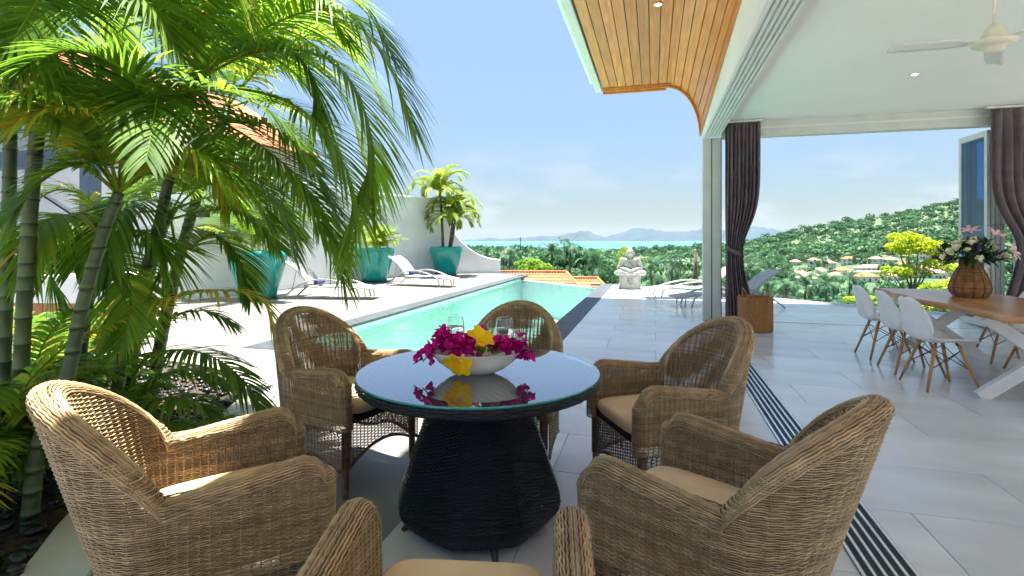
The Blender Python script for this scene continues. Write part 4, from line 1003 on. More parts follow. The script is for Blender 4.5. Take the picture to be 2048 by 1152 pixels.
for pts, t, Lf in (([(262, 880, 3.5), (285, 640, 3.5), (360, 592, 3.4), (450, 580, 3.3), (525, 600, 3.3), (545, 660, 3.3)], .9, .32), ([(235, 880, 3.4), (275, 735, 3.3), (345, 700, 3.2), (430, 715, 3.1), (500, 775, 3.05), (535, 850, 3.0)], .35, .34),
    ([(225, 890, 3.3), (255, 830, 3.2), (310, 800, 3.1), (385, 800, 3.0), (440, 840, 3.0)], .5, .3), ([(220, 900, 3.3), (262, 870, 3.1), (330, 850, 3.0), (400, 850, 2.9), (465, 830, 2.85)], .6, .28), ([(225, 890, 3.4), (300, 770, 3.4), (380, 740, 3.4), (450, 770, 3.4)], .45, .3), ([(225, 900, 3.4), (240, 760, 3.5), (300, 660, 3.6), (400, 620, 3.6), (470, 650, 3.6)], .3, .32)):
    c = pc(pts); c[0].z = max(0, c[0].z); frond(low, c, M['leaf'], low.location, n=42, L=Lf, wd=.026, tone=t, rnd=rnd, base=.3)
bushes = [(-110, 960, 2.45, 8, .8), (85, 960, 3.0, 9, .8), (-60, 900, 2.6, 9, 1.0), (170, 900, 3.9, 8, .9), (50, 900, 3.6, 9, 1.2), (110, 860, 4.4, 9, 1.3)]
bls = ['low leafy areca seedling rising from the black pebbles by the dark palm', 'low areca seedling behind the leaning ringed stem', 'tall areca seedling beside the dark upright palm', 'areca seedling at the foot of the slender young palm', 'leafy areca seedling between the ringed stems', 'tall areca seedling in front of the cedar counter']
for (px, py, d, n, ln), lb in zip(bushes, bls):
    p = W(px, py, d); p.z = 0; o = empty('areca_seedling', p); tag(o, lb, 'palm', 'areca seedlings in the pebble bed')
    for i in range(n):
        az = 6.28*i/n+rnd.uniform(-.4, .4); auto_frond(o, p, az, R(rnd.uniform(45, 85)), ln*rnd.uniform(.8, 1.2), M['leaf'], p, arch=rnd.uniform(.5, 1.0), n=34, L=.30, wd=.026, tone=rnd.uniform(.3, .9), base=.3, rnd=rnd)
# ---- pebble bed
bed_pts = [(-1.75, .55), (-2.22, 1.2), (-2.43, 1.5), (-2.73, 1.9), (-2.92, 2.4), (-3.05, 3.0), (-3.5, 3.8), (-4.4, 4.35), (-5.6, 4.4), (-6.6, 3.6), (-6.6, .2), (-4.0, -.6), (-2.2, -.3)]
bc = [Vector((p[0], p[1], 0)) for p in bed_pts]; loop = cr(bc + [bc[0]], 6)[:-1]
a = MB(); a.add([(p.x, p.y, .012) for p in loop], [tuple(range(len(loop)))]); bed = a.build('pebble_bed', M['soil']); tag(bed, kind='structure')
cen = sum(bc, Vector())/len(bc); K = []
for i, p in enumerate(loop):
    t = (loop[(i+1) % len(loop)]-loop[i-1]).normalized(); n_ = Vector((t.y, -t.x, 0)); n_ = n_ if n_.dot(p-cen) > 0 else -n_
    K.append([(p.x, p.y, 0), (p.x, p.y, .045), (p.x+n_.x*.008, p.y+n_.y*.008, .05), (p.x+n_.x*.26, p.y+n_.y*.26, .05), (p.x+n_.x*.268, p.y+n_.y*.268, .042), (p.x+n_.x*.268, p.y+n_.y*.268, 0)])
a = MB(); a.grid(K, closed_u=True); o = a.build('bed_kerb', M['concrete'], bed)
def inside(x, y):
    c = False; n = len(loop)
    for i in range(n):
        p, q = loop[i], loop[i-1]
        if (p.y > y) != (q.y > y) and x < (q.x-p.x)*(y-p.y)/(q.y-p.y)+p.x: c = not c
    return c
peb = []
for k in range(5):
    a = MB(); a.ell((0, 0, 0), (1, .72, .48), 8, 5); a.v = [tuple(Vector(v)*(1+.12*math.sin(v[0]*3+k)*math.cos(v[1]*4+k*2))) for v in a.v]; me = a.mesh('pebble', True); me.materials.append(M['pebble']); peb.append(me)
cand = []
while len(cand) < 2600:
    x, y = rnd.uniform(-6.6, -1.7), rnd.uniform(-.6, 4.4)
    if inside(x, y): cand.append((x, y))
def vis(x, y):
    d = C_*y-S_*x; r = C_*x+S_*y
    if d < .5: return 1e9
    px = 1024+F*r/d; py = HZ+F*CAMH/d; return d if (-30 < px < 330 and py < 1190) else 1e9
cand.sort(key=lambda p: vis(*p))
rest = MB()
for i, (x, y) in enumerate(cand):
    s = rnd.uniform(.022, .042); z_ = .012+s*.40+rnd.choice((0, 0, .015, .03))
    if i < 290:
        o = link('pebble', rnd.choice(peb), M['pebble'], bed, (x, y, z_)); o.scale = (s, s, s); o.rotation_euler = (rnd.uniform(-.4, .4), rnd.uniform(-.4, .4), rnd.uniform(0, 6.28))
    else: rest.ell((x, y, z_), (s, s*.72, s*.48), 6, 4, Matrix.Rotation(rnd.uniform(0, 6), 3, 'Z'))
tag(rest.build('pebbles', M['pebble'], bed, smooth=True), kind='stuff')
# ================================================================== LOUNGERS
def lounger_proto():
    o = empty('sun_lounger')
    for s in (-1, 1):
        y = s*.33; a = MB(); a.tube(cr([(0, y, .015), (.22, y, .20), (.55, y, .385), (.95, y, .455), (1.35, y, .40), (1.68, y, .29), (1.78, y, .22), (1.84, y, .012)], 6), .019, 8); a.build('arched_rail', M['frame'], o, smooth=True)
        a = MB(); a.tube(cr([(.50, s*.29, .30), (.85, s*.29, .265), (1.25, s*.29, .28), (1.65, s*.29, .295), (2.0, s*.29, .245), (2.14, s*.27, .235)], 6), .016, 8); a.build('seat_rail', M['frame'], o, smooth=True)
        a = MB(); a.tube(cr([(.60, s*.29, .31), (.45, s*.29, .52), (.24, s*.29, .72), (.0, s*.29, .86)], 6), .016, 8); a.build('back_rail', M['frame'], o, smooth=True)
        a = MB(); a.tube([(.30, s*.27, .66), (.20, s*.27, .19)], .009, 6); a.build('back_strut', M['frame'], o)
        a = MB(); a.tube([(1.93, s*.27, .25), (1.95, s*.27, .012)], .013, 6); a.build('leg', M['frame'], o)
    for p in ((1.55, .30), (.55, .375), (2.14, .235)):
        a = MB(); a.tube([(p[0], -.31, p[1]), (p[0], .31, p[1])], .012, 6); a.build('cross_bar', M['frame'], o)
    def sling(pts, nm):
        C = cr([Vector((p[0], 0, p[1])) for p in pts], 8); a = MB(); a.grid([[(c.x, y, c.z-.018*math.cos(y/.29*1.5)) for y in np.linspace(-.285, .285, 9)] for c in C]); b = a.build(nm, M['sling'], o, smooth=True); b.modifiers.new('solid', 'SOLIDIFY').thickness = .006
    sling([(.52, .315), (.85, .285), (1.25, .30), (1.65, .315), (2.0, .265), (2.14, .25)], 'seat_sling')
    sling([(.60, .335), (.46, .535), (.25, .735), (.01, .872)], 'back_sling')
    return o
lp = lounger_proto(); first = [True]
def lounger(head, foot, label, towel):
    o = lp if first[0] else copy_tree(lp); first[0] = False
    h = Vector(head); f = Vector(foot); o.location = (h.x, h.y, 0); o.rotation_euler.z = math.atan2(f.y-h.y, f.x-h.x); tag(o, label, 'sun lounger', 'grey sling sun loungers on the terrace')
    if not towel: o.scale.z = .86
    if towel:
        t = empty('rolled_towel', o.location, o.rotation_euler.z); tag(t, towel, 'towel', 'rolled navy towels')
        a = MB(); a.lathe([(.03, -.19), (.055, -.185), (.06, -.17), (.06, .17), (.055, .185), (.03, .19)], 16, capb=True, capt=True); a.v = [(.72+x, zz, .375+y) for x, y, zz in a.v]; b = a.build('roll', M['towel'], t, smooth=True)
        a = MB(); a.tube([(.72+.04*k/24*math.cos(k*.8), -.196, .375+.04*k/24*math.sin(k*.8)) for k in range(25)], .005, 5); a.build('spiral_end', M['towel'], t)
lounger((-8.25, 10.45), (-6.1, 10.78), 'grey sling lounger with a rolled towel between the first two teal pots', 'rolled navy towel on the lounger beside the bushy planter')
lounger((-7.62, 14.35), (-5.45, 13.98), 'grey sling lounger with a rolled towel in front of the three stemmed palm', 'rolled navy towel on the lounger in front of the potted palm')
lounger((2.42, 11.62), (.30, 11.05), 'grey sling lounger in the villa shade behind the door post', None)
lounger((1.85, 13.15), (-.28, 12.55), 'grey sling lounger in full sun beside the stone statue', None)
# ================================================================== SEATED STATUE
st = empty('seated_statue', (-.62, 14.75, 0), R(6)); st.scale = (.94, .94, .94); tag(st, 'weathered white stone meditating figure seated on a carved block', 'statue')
a = MB()
def cap(p, q, r0, r1, n=8):
    p, q = Vector(p), Vector(q)
    for i in range(n+1):
        u = i/n; r = r0+(r1-r0)*u; a.ell(p.lerp(q, u), (r, r, r), 10, 7)
a.ell((0, .02, .58), (.20, .17, .17)); a.ell((0, .0, .72), (.20, .14, .17)); a.ell((0, .01, .84), (.235, .125, .09))       # belly, chest, shoulders
for s in (-1, 1):
    cap((s*.225, .0, .85), (s*.32, -.01, .62), .07, .062); cap((s*.32, -.01, .62), (s*.07, -.20, .56), .058, .045)          # arms to the lap
    cap((s*.10, .02, .50), (s*.36, -.10, .475), .115, .085); cap((s*.36, -.10, .475), (-s*.10, -.22, .45), .08, .06)           # crossed legs
    a.ell((s*.40, -.10, .47), (.07, .07, .06)); a.ell((s*.118, .0, 1.02), (.018, .022, .055))                                       # knee, ear
a.ell((0, -.21, .545), (.12, .06, .035)); cap((0, .0, .90), (0, -.005, .97), .062, .058)
a.ell((0, -.01, 1.045), (.112, .12, .14)); a.ell((0, .01, 1.175), (.06, .06, .06)); a.ell((0, -.115, 1.03), (.018, .02, .03)); a.ell((0, -.105, .985), (.035, .015, .012))
for x in (-.038, .038): a.ell((x, -.098, 1.058), (.026, .016, .008))
bd = a.build('figure', M['statue'], st, smooth=True)
m = bd.modifiers.new('remesh', 'REMESH'); m.mode = 'VOXEL'; m.voxel_size = .011; m.use_smooth_shade = True
m = bd.modifiers.new('smooth', 'SMOOTH'); m.iterations = 4; m.factor = .5
for k in range(7):                         # robe folds over the chest
    f = MB(); f.tube(cr([Vector((-.17+.02*k, -.07-.004*k, .885-.035*k)), Vector((-.04+.012*k, -.135-.006*k, .80-.035*k)), Vector((.12, -.13, .72-.03*k))], 6), .008, 5); f.build('robe_fold', M['statue'], st, smooth=True)
a = MB(); prof = [(.34, 0), (.35, .02), (.34, .06), (.31, .12), (.305, .30), (.31, .37), (.30, .40), (.27, .42)]; a.lathe(prof, 40, sx=1.0, sy=.82, capt=True)
a.v = [(x*(1+.05*math.sin(9*math.atan2(y, x))*math.sin(z_*12)), y*(1+.05*math.sin(9*math.atan2(y, x))), z_) for x, y, z_ in a.v]; a.build('plinth', M['statue'], st, smooth=True)
a = MB(); a.tube([(.10*math.cos(t), -.262-.004*math.sin(t), .21+.10*math.sin(t)) for t in [2*math.pi*k/24 for k in range(24)]], .014, 6, closed=True)
for t in range(8): a.ell((.062*math.cos(t*.785), -.268, .21+.062*math.sin(t*.785)), (.022, .014, .022), 8, 5)
a.build('carved_rosette', M['statue'], st, smooth=True)
# ================================================================== DINING SET
dt = empty('dining_table', (3.15, 6.2, 0)); tag(dt, 'long live edge timber dining table on white steel cross legs', 'table')
outl = []
for i in range(40): q = i/39; outl.append((-.50+.03*math.sin(q*9)+.018*math.sin(q*23), -1.25+2.5*q))
for i in range(40): q = 1-i/39; outl.append((.50+.03*math.sin(q*8+2)+.015*math.sin(q*21), -1.25+2.5*q))
a = MB(); n = len(outl); rng_ = [(.985, .695), (1.0, .715), (1.0, .742), (.992, .752)]
a.grid([[(x*s, y*(1-(1-s)*.3), z_) for s, z_ in rng_] for x, y in outl], closed_u=True); a.add([(x*.992, y*.9976, .752) for x, y in outl], [tuple(range(n))]); a.add([(x*.985, y*.9955, .695) for x, y in outl], [tuple(range(n-1, -1, -1))]); a.build('top', M['tabletop'], dt)
for y in (-.86, .86):
    for s in (-1, 1):
        a = MB(); a.bar((s*-.46, y+.0015*s, .005), (s*.42, y+.0015*s, .694), .06, .10, (0, 0, 1)); a.build('cross_leg', M['whitemetal'], dt, bevel=.003)
def shell_chair():
    o = empty('shell_chair'); pr = [(.235, .425, .175), (.215, .436, .215), (.12, .436, .232), (0, .428, .236), (-.10, .428, .232), (-.165, .452, .226), (-.20, .51, .220), (-.222, .60, .212), (-.242, .70, .198), (-.258, .775, .168), (-.266, .808, .12), (-.268, .822, .06)]
    C = cr([Vector(p) for p in pr], 4); P = []
    for c in C:
        row = []
        for i in range(17):
            u = -1+i/8; k = max(0, min(1, (c.y-.44)/.1)); e = abs(u)**3
            row.append((u*c.z, c.x+e*.075*k*(1-max(0, (c.y-.65)/.25)), c.y+e*.05*(1-k)*(1 if c.x < .2 else .4)))
        P.append(row)
    a = MB(); a.grid(P); b = a.build('shell', M['plastic'], o, smooth=True); m = b.modifiers.new('solid', 'SOLIDIFY'); m.thickness = .008; m.offset = -1
    for sx in (-1, 1):
        for sy in (-1, 1):
            a = MB(); t = Vector((sx*.115, sy*.095+.02, .405)); f = Vector((sx*.215, sy*.215+.02, 0)); a.tube([t, t.lerp(f, .5), f], [.016, .0145, .011], 10); l = a.build('leg', M['oak'], o, smooth=True)
            a = MB(); a.tube([t+Vector((0, 0, -.01)), (sx*.10, sy*.08+.02, .425)], .011, 8); a.build('mount', M['wire'], l)
    a = MB(); L4 = lambda sx, sy, q: Vector((sx*.115, sy*.095+.02, .405)).lerp(Vector((sx*.215, sy*.215+.02, 0)), q)
    for s in (-1, 1):
        a.tube([L4(s, -1, .1), L4(s, 1, .52)], .004, 5); a.tube([L4(s, 1, .1), L4(s, -1, .52)], .004, 5); a.tube([L4(-1, s, .1), L4(1, s, .52)], .004, 5); a.tube([L4(1, s, .1), L4(-1, s, .52)], .004, 5)
    a.build('wire_brace', M['wire'], o); return o
sp_ = shell_chair(); spots = [((2.53, 5.63), -90), ((2.53, 6.24), -90), ((2.53, 6.90), -90), ((3.80, 5.75), 90), ((3.80, 6.40), 90), ((3.80, 7.05), 90)]
slab = ['white shell chair with timber legs beside the near white cross leg, track side of table', 'middle white shell chair of the row along the track side of the table', 'white shell chair nearest the glass balustrade, track side of the table', 'white shell chair opposite, beside the near white cross leg', 'white shell chair opposite, in the middle of the table side', 'white shell chair on the curtain side, level with the flower vase']
for i, ((x, y), r_) in enumerate(spots):
    o = sp_ if i == 0 else copy_tree(sp_); o.location = (x+random.uniform(-.03, .03), y+random.uniform(-.02, .02), 0); o.rotation_euler.z = R(r_+random.uniform(-6, 6)); tag(o, slab[i], 'chair', 'white shell chairs at the dining table')
# vase and bouquet
vc = Vector((3.22, 6.55, .7525)); vs = empty('wicker_vase', vc); vs.scale = (.9, .9, .92); tag(vs, 'bulbous ribbed rattan vase standing on the timber dining table', 'vase')
prof = np.array([(.11, .0), (.15, .01), (.185, .06), (.192, .11), (.18, .17), (.15, .25), (.11, .33), (.082, .37), (.075, .40), (.088, .425)]); pl = np.r_[0, np.cumsum(np.linalg.norm(np.diff(prof, axis=0), axis=1))]; rws = []; q = 0; k = 0
while q < pl[-1]:
    r = np.interp(q, pl, prof[:, 0]); z_ = np.interp(q, pl, prof[:, 1]); n = 144; a_ = np.linspace(0, 2*np.pi, n, endpoint=False); rad = r*(1+.018*np.cos(a_*12))+.0022*np.cos(a_*24+k*np.pi)
    P = np.stack([rad*np.cos(a_), rad*np.sin(a_), np.full(n, z_)], 1); rws.append((P, np.stack([np.cos(a_), np.sin(a_), 0*a_], 1), np.tile([0, 0, 1.], (n, 1)), .0042, .003, True, float(np.clip(rng.normal(1, .22), .5, 1.6)))); q += .0072; k += 1
V, Fq, T = strands(rws); link('woven_body', fast_mesh('woven_body', V, Fq, T), M['vase'], vs)
for j in range(12):
    an = (j+.5)*math.pi/6; a = MB(); a.tube([((r+.004)*math.cos(an)*1.018, (r+.004)*math.sin(an)*1.018, z_) for r, z_ in prof], .0055, 6); a.tone = .45; a.t = [.45]*len(a.v); a.build('rib', M['vase'], vs, smooth=True, tone=True)
bq_ = empty('flower_bouquet', vc+Vector((0, 0, .335))); bq_.scale = (.86, .86, .86); tag(bq_, 'large bouquet of cream roses, purple sprays and pink lilies in the rattan vase', 'bouquet')
rnd = random.Random(8)
def dirv(): 
    az = rnd.uniform(0, 6.28); el = rnd.uniform(.25, 1.45); return Vector((math.cos(az)*math.cos(el), math.sin(az)*math.cos(el), math.sin(el)*.85))
for i in range(70):
    d = dirv(); b = d*rnd.uniform(.12, .32); mb = MB()
    for k in range(3): petal(mb, b+d*.03*k, d+Vector((rnd.gauss(0, .7), rnd.gauss(0, .7), rnd.gauss(-.1, .5))), Vector((0, 0, 1)), rnd.uniform(.07, .14), rnd.uniform(.03, .055), -.15, rnd.random(), .05)
    mb.build('leaf', M['leaf_d'], bq_, smooth=True, tone=True)
for i in range(7):
    az = rnd.uniform(0, 6.28); d = Vector((math.cos(az), math.sin(az), .1)); mb = MB(); petal(mb, Vector((0, 0, .08))+d*.05, d, Vector((0, 0, 1)), .24, .07, -.55, rnd.random(), .05); mb.build('leaf', M['leaf_d'], bq_, smooth=True, tone=True)
for i in range(34):
    d = dirv(); c = d*rnd.uniform(.30, .42); c.x *= 1.05; s = rnd.uniform(.026, .044); mb = MB(); mb.ell(c, (s*.62, s*.62, s*.8), 8, 6)
    u = d.cross(Vector((.3, .1, .9))).normalized(); v = d.cross(u)
    for k in range(9):
        an = k*2.4; o_ = u*math.cos(an)+v*math.sin(an); petal(mb, c-d*s*.6, d*(1.1-.06*k)+o_*(.35+.07*k), -o_, s*1.5, s*1.25, -.15, .5, .6)
    mb.build('rose', M['petal'], bq_, smooth=True); a = MB(); a.tube([(0, 0, -.1), c*.5, c], .003, 5); a.build('stem', M['leaf_d'], bq_, tone=True)
for i in range(11):
    d = dirv(); mb = MB()
    mb.tube([d*.2, d*.41], .004, 5)
    for k in range(22): mb.ell(d*(.24+.0075*k)+Vector((rnd.gauss(0, .009), rnd.gauss(0, .009), rnd.gauss(0, .009))), (.011, .011, .013), 6, 4)
    mb.build('purple_spray', M['purple'], bq_, smooth=True)
for d in ((.25, -.30, .16), (.12, -.25, .36), (-.1, -.2, .40)):
    c = Vector(d); ax = c.normalized(); u = ax.cross(Vector((.3, .1, .9))).normalized(); v = ax.cross(u); mb = MB()
    for k in range(6): o_ = u*math.cos(k*1.047)+v*math.sin(k*1.047); petal(mb, c, ax*.8+o_, -o_*.3+ax, .11, .042, -.35, .5, .1)
    mb.build('lily', M['pink'], bq_, smooth=True)
# basket
bk_p = Vector((1.47, 8.45, 0)); bs = empty('basket', bk_p); tag(bs, 'round orange brown woven basket with two loop handles by the curtain', 'basket')
a = MB(); rr = [(.232, .0), (.24, .006)] + [(.242+.003*(i % 2), .012+.0098*i) for i in range(50)] + [(.247, .505), (.237, .507), (.232, .49), (.228, .02)]; a.lathe(rr, 64); a.build('body', M['basket'], bs, smooth=True)
for s in (-1, 1):
    a = MB(); a.tube(cr([Vector((s*.12-.0, -.21*1.0, .43)), Vector((s*.15, -.215, .56)), Vector((s*.0+.0, -.22, .60)) if False else Vector((s*.17, -.10, .615)), Vector((s*.17, .10, .615)), Vector((s*.15, .215, .56)), Vector((s*.12, .21, .43))], 6), .009, 8); a.build('handle', M['basket'], bs, smooth=True)
# ceiling fan
fp = W(1988, 78, 3.85); fn = empty('ceiling_fan', (fp.x, fp.y, 3.30)); tag(fn, 'cream three bladed ceiling fan hanging from the white ceiling', 'ceiling fan')
zc = fp.z-3.30
a = MB(); a.lathe([(.062, 0), (.06, -.03), (.045, -.085), (.02, -.105), (.012, -.106)], 32, capb=False); a.build('canopy', M['fan'], fn, smooth=True)
a = MB(); a.tube([(0, 0, -.10), (0, 0, zc+.10)], .012, 10); a.build('downrod', M['fan'], fn, smooth=True)
a = MB(); a.lathe([(.014, zc+.115), (.035, zc+.10), (.062, zc+.06), (.075, zc+.015), (.078, zc+.0), (.12, zc-.008), (.135, zc-.022), (.13, zc-.04), (.10, zc-.055), (.065, zc-.062), (.06, zc-.085), (.03, zc-.10), (.001, zc-.102)], 40, capb=False); a.build('motor', M['fan'], fn, smooth=True)
for k in range(3):
    an = R(62+120*k); Mx = Matrix.Rotation(an, 4, 'Z'); b = empty('blade_unit') if False else None
    a = MB(); P = []
    for q, wd in ((.16, .05), (.24, .115), (.40, .125), (.55, .12), (.66, .105), (.68, .09)):
        P.append([tuple(Mx @ Vector((q, y*wd/2, zc-.012+y*.012))) for y in (-1, -.5, 0, .5, 1)])
    a.grid(P); bl_ = a.build('blade', M['fan_blade'], fn, smooth=True); bl_.modifiers.new('solid', 'SOLIDIFY').thickness = .007
    a = MB(); a.bar(Mx @ Vector((.10, 0, zc-.016)), Mx @ Vector((.22, 0, zc-.012)), .035, .008); a.build('blade_arm', M['fan'], bl_)
# ================================================================== BEYOND THE TERRACE
def tree(name, px, py, d, rx, rz, n, size, m, label, trunk=.12, tones=(.2, .9), group=None, zb=None, lumps=None):
    c = W(px, py, d); zb = ground(px, d) if zb is None else zb; o = empty(name, (c.x, c.y, zb)); tag(o, label, 'tree', group)
    V, T = cards_arrays(n, size, rnd, tones); V = V*np.array([rx, rx, rz]); V[:, 2] += c.z-zb-rz*.15
    link('crown', fast_mesh('crown', V, np.arange(len(V)).reshape(-1, 4), T, smooth=False), m, o)
    a = MB(); top = Vector((0, 0, c.z-zb)); a.tube(cr([Vector((0, 0, -.4)), Vector((.1*rx, 0, top.z*.5)), top], 5), list(np.linspace(trunk, trunk*.45, 11)), 8)
    for k in range(6):
        an = k*1.05; s = top*(.55+.06*k); a.tube([s, s+Vector((math.cos(an)*rx*.4, math.sin(an)*rx*.4, rz*.25)), s+Vector((math.cos(an)*rx*.75, math.sin(an)*rx*.75, rz*.5))], [trunk*.4, trunk*.25, trunk*.1], 6)
    a.build('trunk', M['bark'], o, smooth=True); return o
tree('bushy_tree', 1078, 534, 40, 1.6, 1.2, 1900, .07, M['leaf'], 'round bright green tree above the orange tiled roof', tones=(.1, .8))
lt = [(1838, 492, .85, .75), (1800, 505, .75, .6), (1870, 515, .65, .5), (1785, 548, .6, .45), (1835, 545, .95, .75), (1862, 500, .6, .5), (1815, 480, .6, .5)]
c0 = W(1825, 575, 23); zb = ground(1825, 23); o = empty('lime_tree', (c0.x, c0.y, zb)); tag(o, 'feathery yellow green tree rising beyond the balustrade behind the dining table', 'tree')
VV = []; TT = []; tk = MB()
for px, py, rx, rz in lt:
    c = W(px, py, 23+rnd.uniform(-.6, .6))-Vector((c0.x, c0.y, zb)); V, T = cards_arrays(520, .085, rnd, (.1, .9)); VV.append(V*np.array([rx, rx, rz])+np.array(c)); TT.append(T)
    b0 = Vector((0, 0, (c0.z-zb)*.9)); tk.tube(cr([b0, b0.lerp(c, .5)+Vector((0, 0, -.1)), c], 4), [.05, .045, .04, .036, .03, .028, .024, .02, .015], 6)
V = np.concatenate(VV); link('crown', fast_mesh('crown', V, np.arange(len(V)).reshape(-1, 4), np.concatenate(TT), smooth=False), M['lime'], o)
tk.tube([(0, 0, -.4), (.05, 0, (c0.z-zb)*.5), (0, 0, (c0.z-zb)*.95)], [.10, .08, .055], 8); tk.build('trunk', M['bark'], o, smooth=True)
for (px, py, d, rx, lb) in ((1900, 572, 21, .95, 'low yellow green bush beside the rattan vase'), (1742, 600, 17.5, .55, 'yellow green bush behind the last shell chair backs'), (1872, 612, 16.5, .75, 'yellow green bush seen under the dining table')):
    tree('lime_bush', px, py, d, rx, rx*.6, 700, .10, M['lime'], lb, trunk=.05, tones=(.1, .9), group='yellow green bushes below the balustrade')
# clipped column shrub behind the statue
cc = W(1249, 540, 17.2); zb = ground(1249, 17.2); o = empty('column_shrub', (cc.x, cc.y, zb)); tag(o, 'clipped olive green column shrub just behind the statue', 'shrub'); n = 2600; V = np.zeros((n, 4, 3)); T = np.zeros((n, 4)); topz = W(1249, 494, 17.2).z-zb
for i in range(n):
    an = rnd.uniform(0, 6.28); z_ = rnd.uniform(.2, topz); r = .27*min(1, math.sqrt(max(0, (topz-z_)/.25)))*rnd.uniform(.85, 1.03); c = Vector((r*math.cos(an), r*math.sin(an), z_)); nv = Vector((math.cos(an)+rnd.gauss(0, .4), math.sin(an)+rnd.gauss(0, .4), rnd.gauss(.2, .5))).normalized(); u = nv.cross(Vector((0, 0, 1))).normalized(); t = nv.cross(u); s = rnd.uniform(.018, .035)
    for k, (p_, q_) in enumerate(((-1, -.5), (.2, -1), (1, .4), (-.3, 1))): V[i, k] = c+u*p_*s+t*q_*s
    T[i] = rnd.uniform(0, .5)
link('foliage', fast_mesh('foliage', V.reshape(-1, 3), np.arange(n*4).reshape(-1, 4), T.ravel(), smooth=False), M['lime'], o); a = MB(); a.tube([(0, 0, -.3), (0, 0, topz*.9)], [.07, .03], 8); a.build('trunk', M['bark'], o)
# orange tiled house just below the pool edge
def tiled(name, c, rz, hl, hw, ridge, eave, wallz, label, hip=1.3):
    o = empty(name, (c.x, c.y, wallz), rz); tag(o, label, 'house'); ze, zr_ = eave-wallz, ridge-wallz; mb = MB()
    a = MB(); a.box(-hl+.4, hl-.4, -hw+.4, hw-.4, 0, ze+.1); a.build('wall', M['hwall'], o)
    R0, R1 = Vector((-hl+hip, 0, zr_)), Vector((hl-hip, 0, zr_)); E = [Vector((-hl, -hw, ze)), Vector((hl, -hw, ze)), Vector((hl, hw, ze)), Vector((-hl, hw, ze))]
    for quad in ((E[0], E[1], R1, R0), (E[2], E[3], R0, R1), (E[1], E[2], R1, R1), (E[3], E[0], R0, R0)):
        A, B, C2, D2 = quad; nr = (B-A).cross(D2-A).normalized(); l = (B-A).length; ncol = max(4, int(l/.26)); nrow = max(4, int((D2-A).length/.34))
        for r_ in range(nrow):
            v0, v1 = r_/nrow, (r_+1)/nrow+.015
            L0, R0_, L1, R1_ = A.lerp(D2, v0), B.lerp(C2, v0), A.lerp(D2, min(1, v1)), B.lerp(C2, min(1, v1)); P0 = []; P1 = []
            for i in range(ncol*4+1):
                q = i/(ncol*4); h = nr*(.035*abs(math.sin(i*math.pi/4))+.03); P0.append(L0.lerp(R0_, q)+h); P1.append(L1.lerp(R1_, q)+h-nr*.028)
            mb.tone = rnd.uniform(.85, 1.15); mb.grid([P0, P1])
    mb.build('roof', M['roof'], o, tone=True, smooth=False)
    a = MB()
    for p, q in ((R0, R1), (R1, E[1]), (R1, E[2]), (R0, E[0]), (R0, E[3])): a.tube([p+Vector((0, 0, .05)), q+Vector((0, 0, .05))], .09, 8)
    a.build('ridge_tiles', M['roof'], o, smooth=True, tone=True)
    for x in (-hl*.5, 0, hl*.5):
        a = MB(); a.box(x-.5, x+.5, -hw+.385, -hw+.42, ze-1.8, ze-.7); a.build('window', M['pane'], o)
    return o
rz_ = R(YAW)
tiled('tiled_house', W(1045, 546, 31), rz_+R(-3), 4.1, 3.6, W(1045, 545, 31).z, W(1045, 545, 31).z-1.75, -9.5, 'neighbouring house with bright orange tiled roof just beyond the pool edge', hip=1.5)
tiled('tiled_house', W(1163, 556, 33), rz_+R(-3), 1.9, 1.8, W(1163, 557, 33).z, W(1163, 557, 33).z-1.0, -9.5, 'smaller orange tiled outbuilding beside the larger tiled roof', hip=.9)
# coconut palms
def coconut(px, py, d, ln, label, seed):
    rn = random.Random(seed); c = W(px, py, d); zb = ground(px, d); o = empty('coconut_palm', (c.x, c.y, zb)); tag(o, label, 'palm', 'coconut palms in the valley'); org = Vector((c.x, c.y, zb))
    lean = Vector((rn.uniform(-.8, .8), rn.uniform(-.8, .8), 0)); a = MB(); a.tube(cr([lean+Vector((0, 0, -.4)), lean*.4+Vector((0, 0, (c.z-zb)*.55)), Vector((0, 0, c.z-zb))], 5), list(np.linspace(.2, .12, 11)), 8); a.build('trunk', M['bark'], o, smooth=True)
    nf = 17
    for i in range(nf):
        az = 6.28*i/nf+rn.uniform(-.2, .2); auto_frond(o, c, az, R(rn.choice((65, 40, 15, -10))+rn.uniform(-10, 10)), ln*rn.uniform(.85, 1.1), M['tree'], org, arch=rn.uniform(.7, 1.1), n=26, L=ln*.27, wd=.085, tone=rn.uniform(.15, .8), base=.15, rnd=rn, rw=.035, segs=2, droop=.55)
for i, (px, py, d, ln, lb) in enumerate([(1140, 491, 88, 3.4, 'tall dark coconut palm standing clear against the sea'), (1104, 506, 84, 3.0, 'coconut palm just beside the tallest palm, sea behind'), (1193, 530, 62, 3.2, 'coconut palm with pale drooping fronds above the small tiled outbuilding'),
    (1020, 512, 105, 3.0, 'coconut palm rising behind the glass panel by the white wall'), (974, 508, 120, 3.0, 'coconut palm just past the swooping end of the wall'), (1345, 528, 78, 3.0, 'coconut palm beyond the sunlit lounger, in front of the long white building'), (1302, 545, 60, 2.8, 'low coconut palm just behind the statue shoulder'),
    (1535, 570, 66, 3.0, 'coconut palm behind the raised lounger back'), (1572, 578, 58, 2.8, 'coconut palm rising over the terrace edge near the basket'), (1612, 572, 62, 3.0, 'coconut palm in the middle of the valley grove'), (1652, 566, 74, 3.0, 'coconut palm below the pale village roofs'), (1700, 556, 95, 3.0, 'coconut palm behind the first shell chair back'), (1500, 540, 110, 3.0, 'coconut palm just past the curtain edge')]): coconut(px, py, d, ln, lb, 40+i)
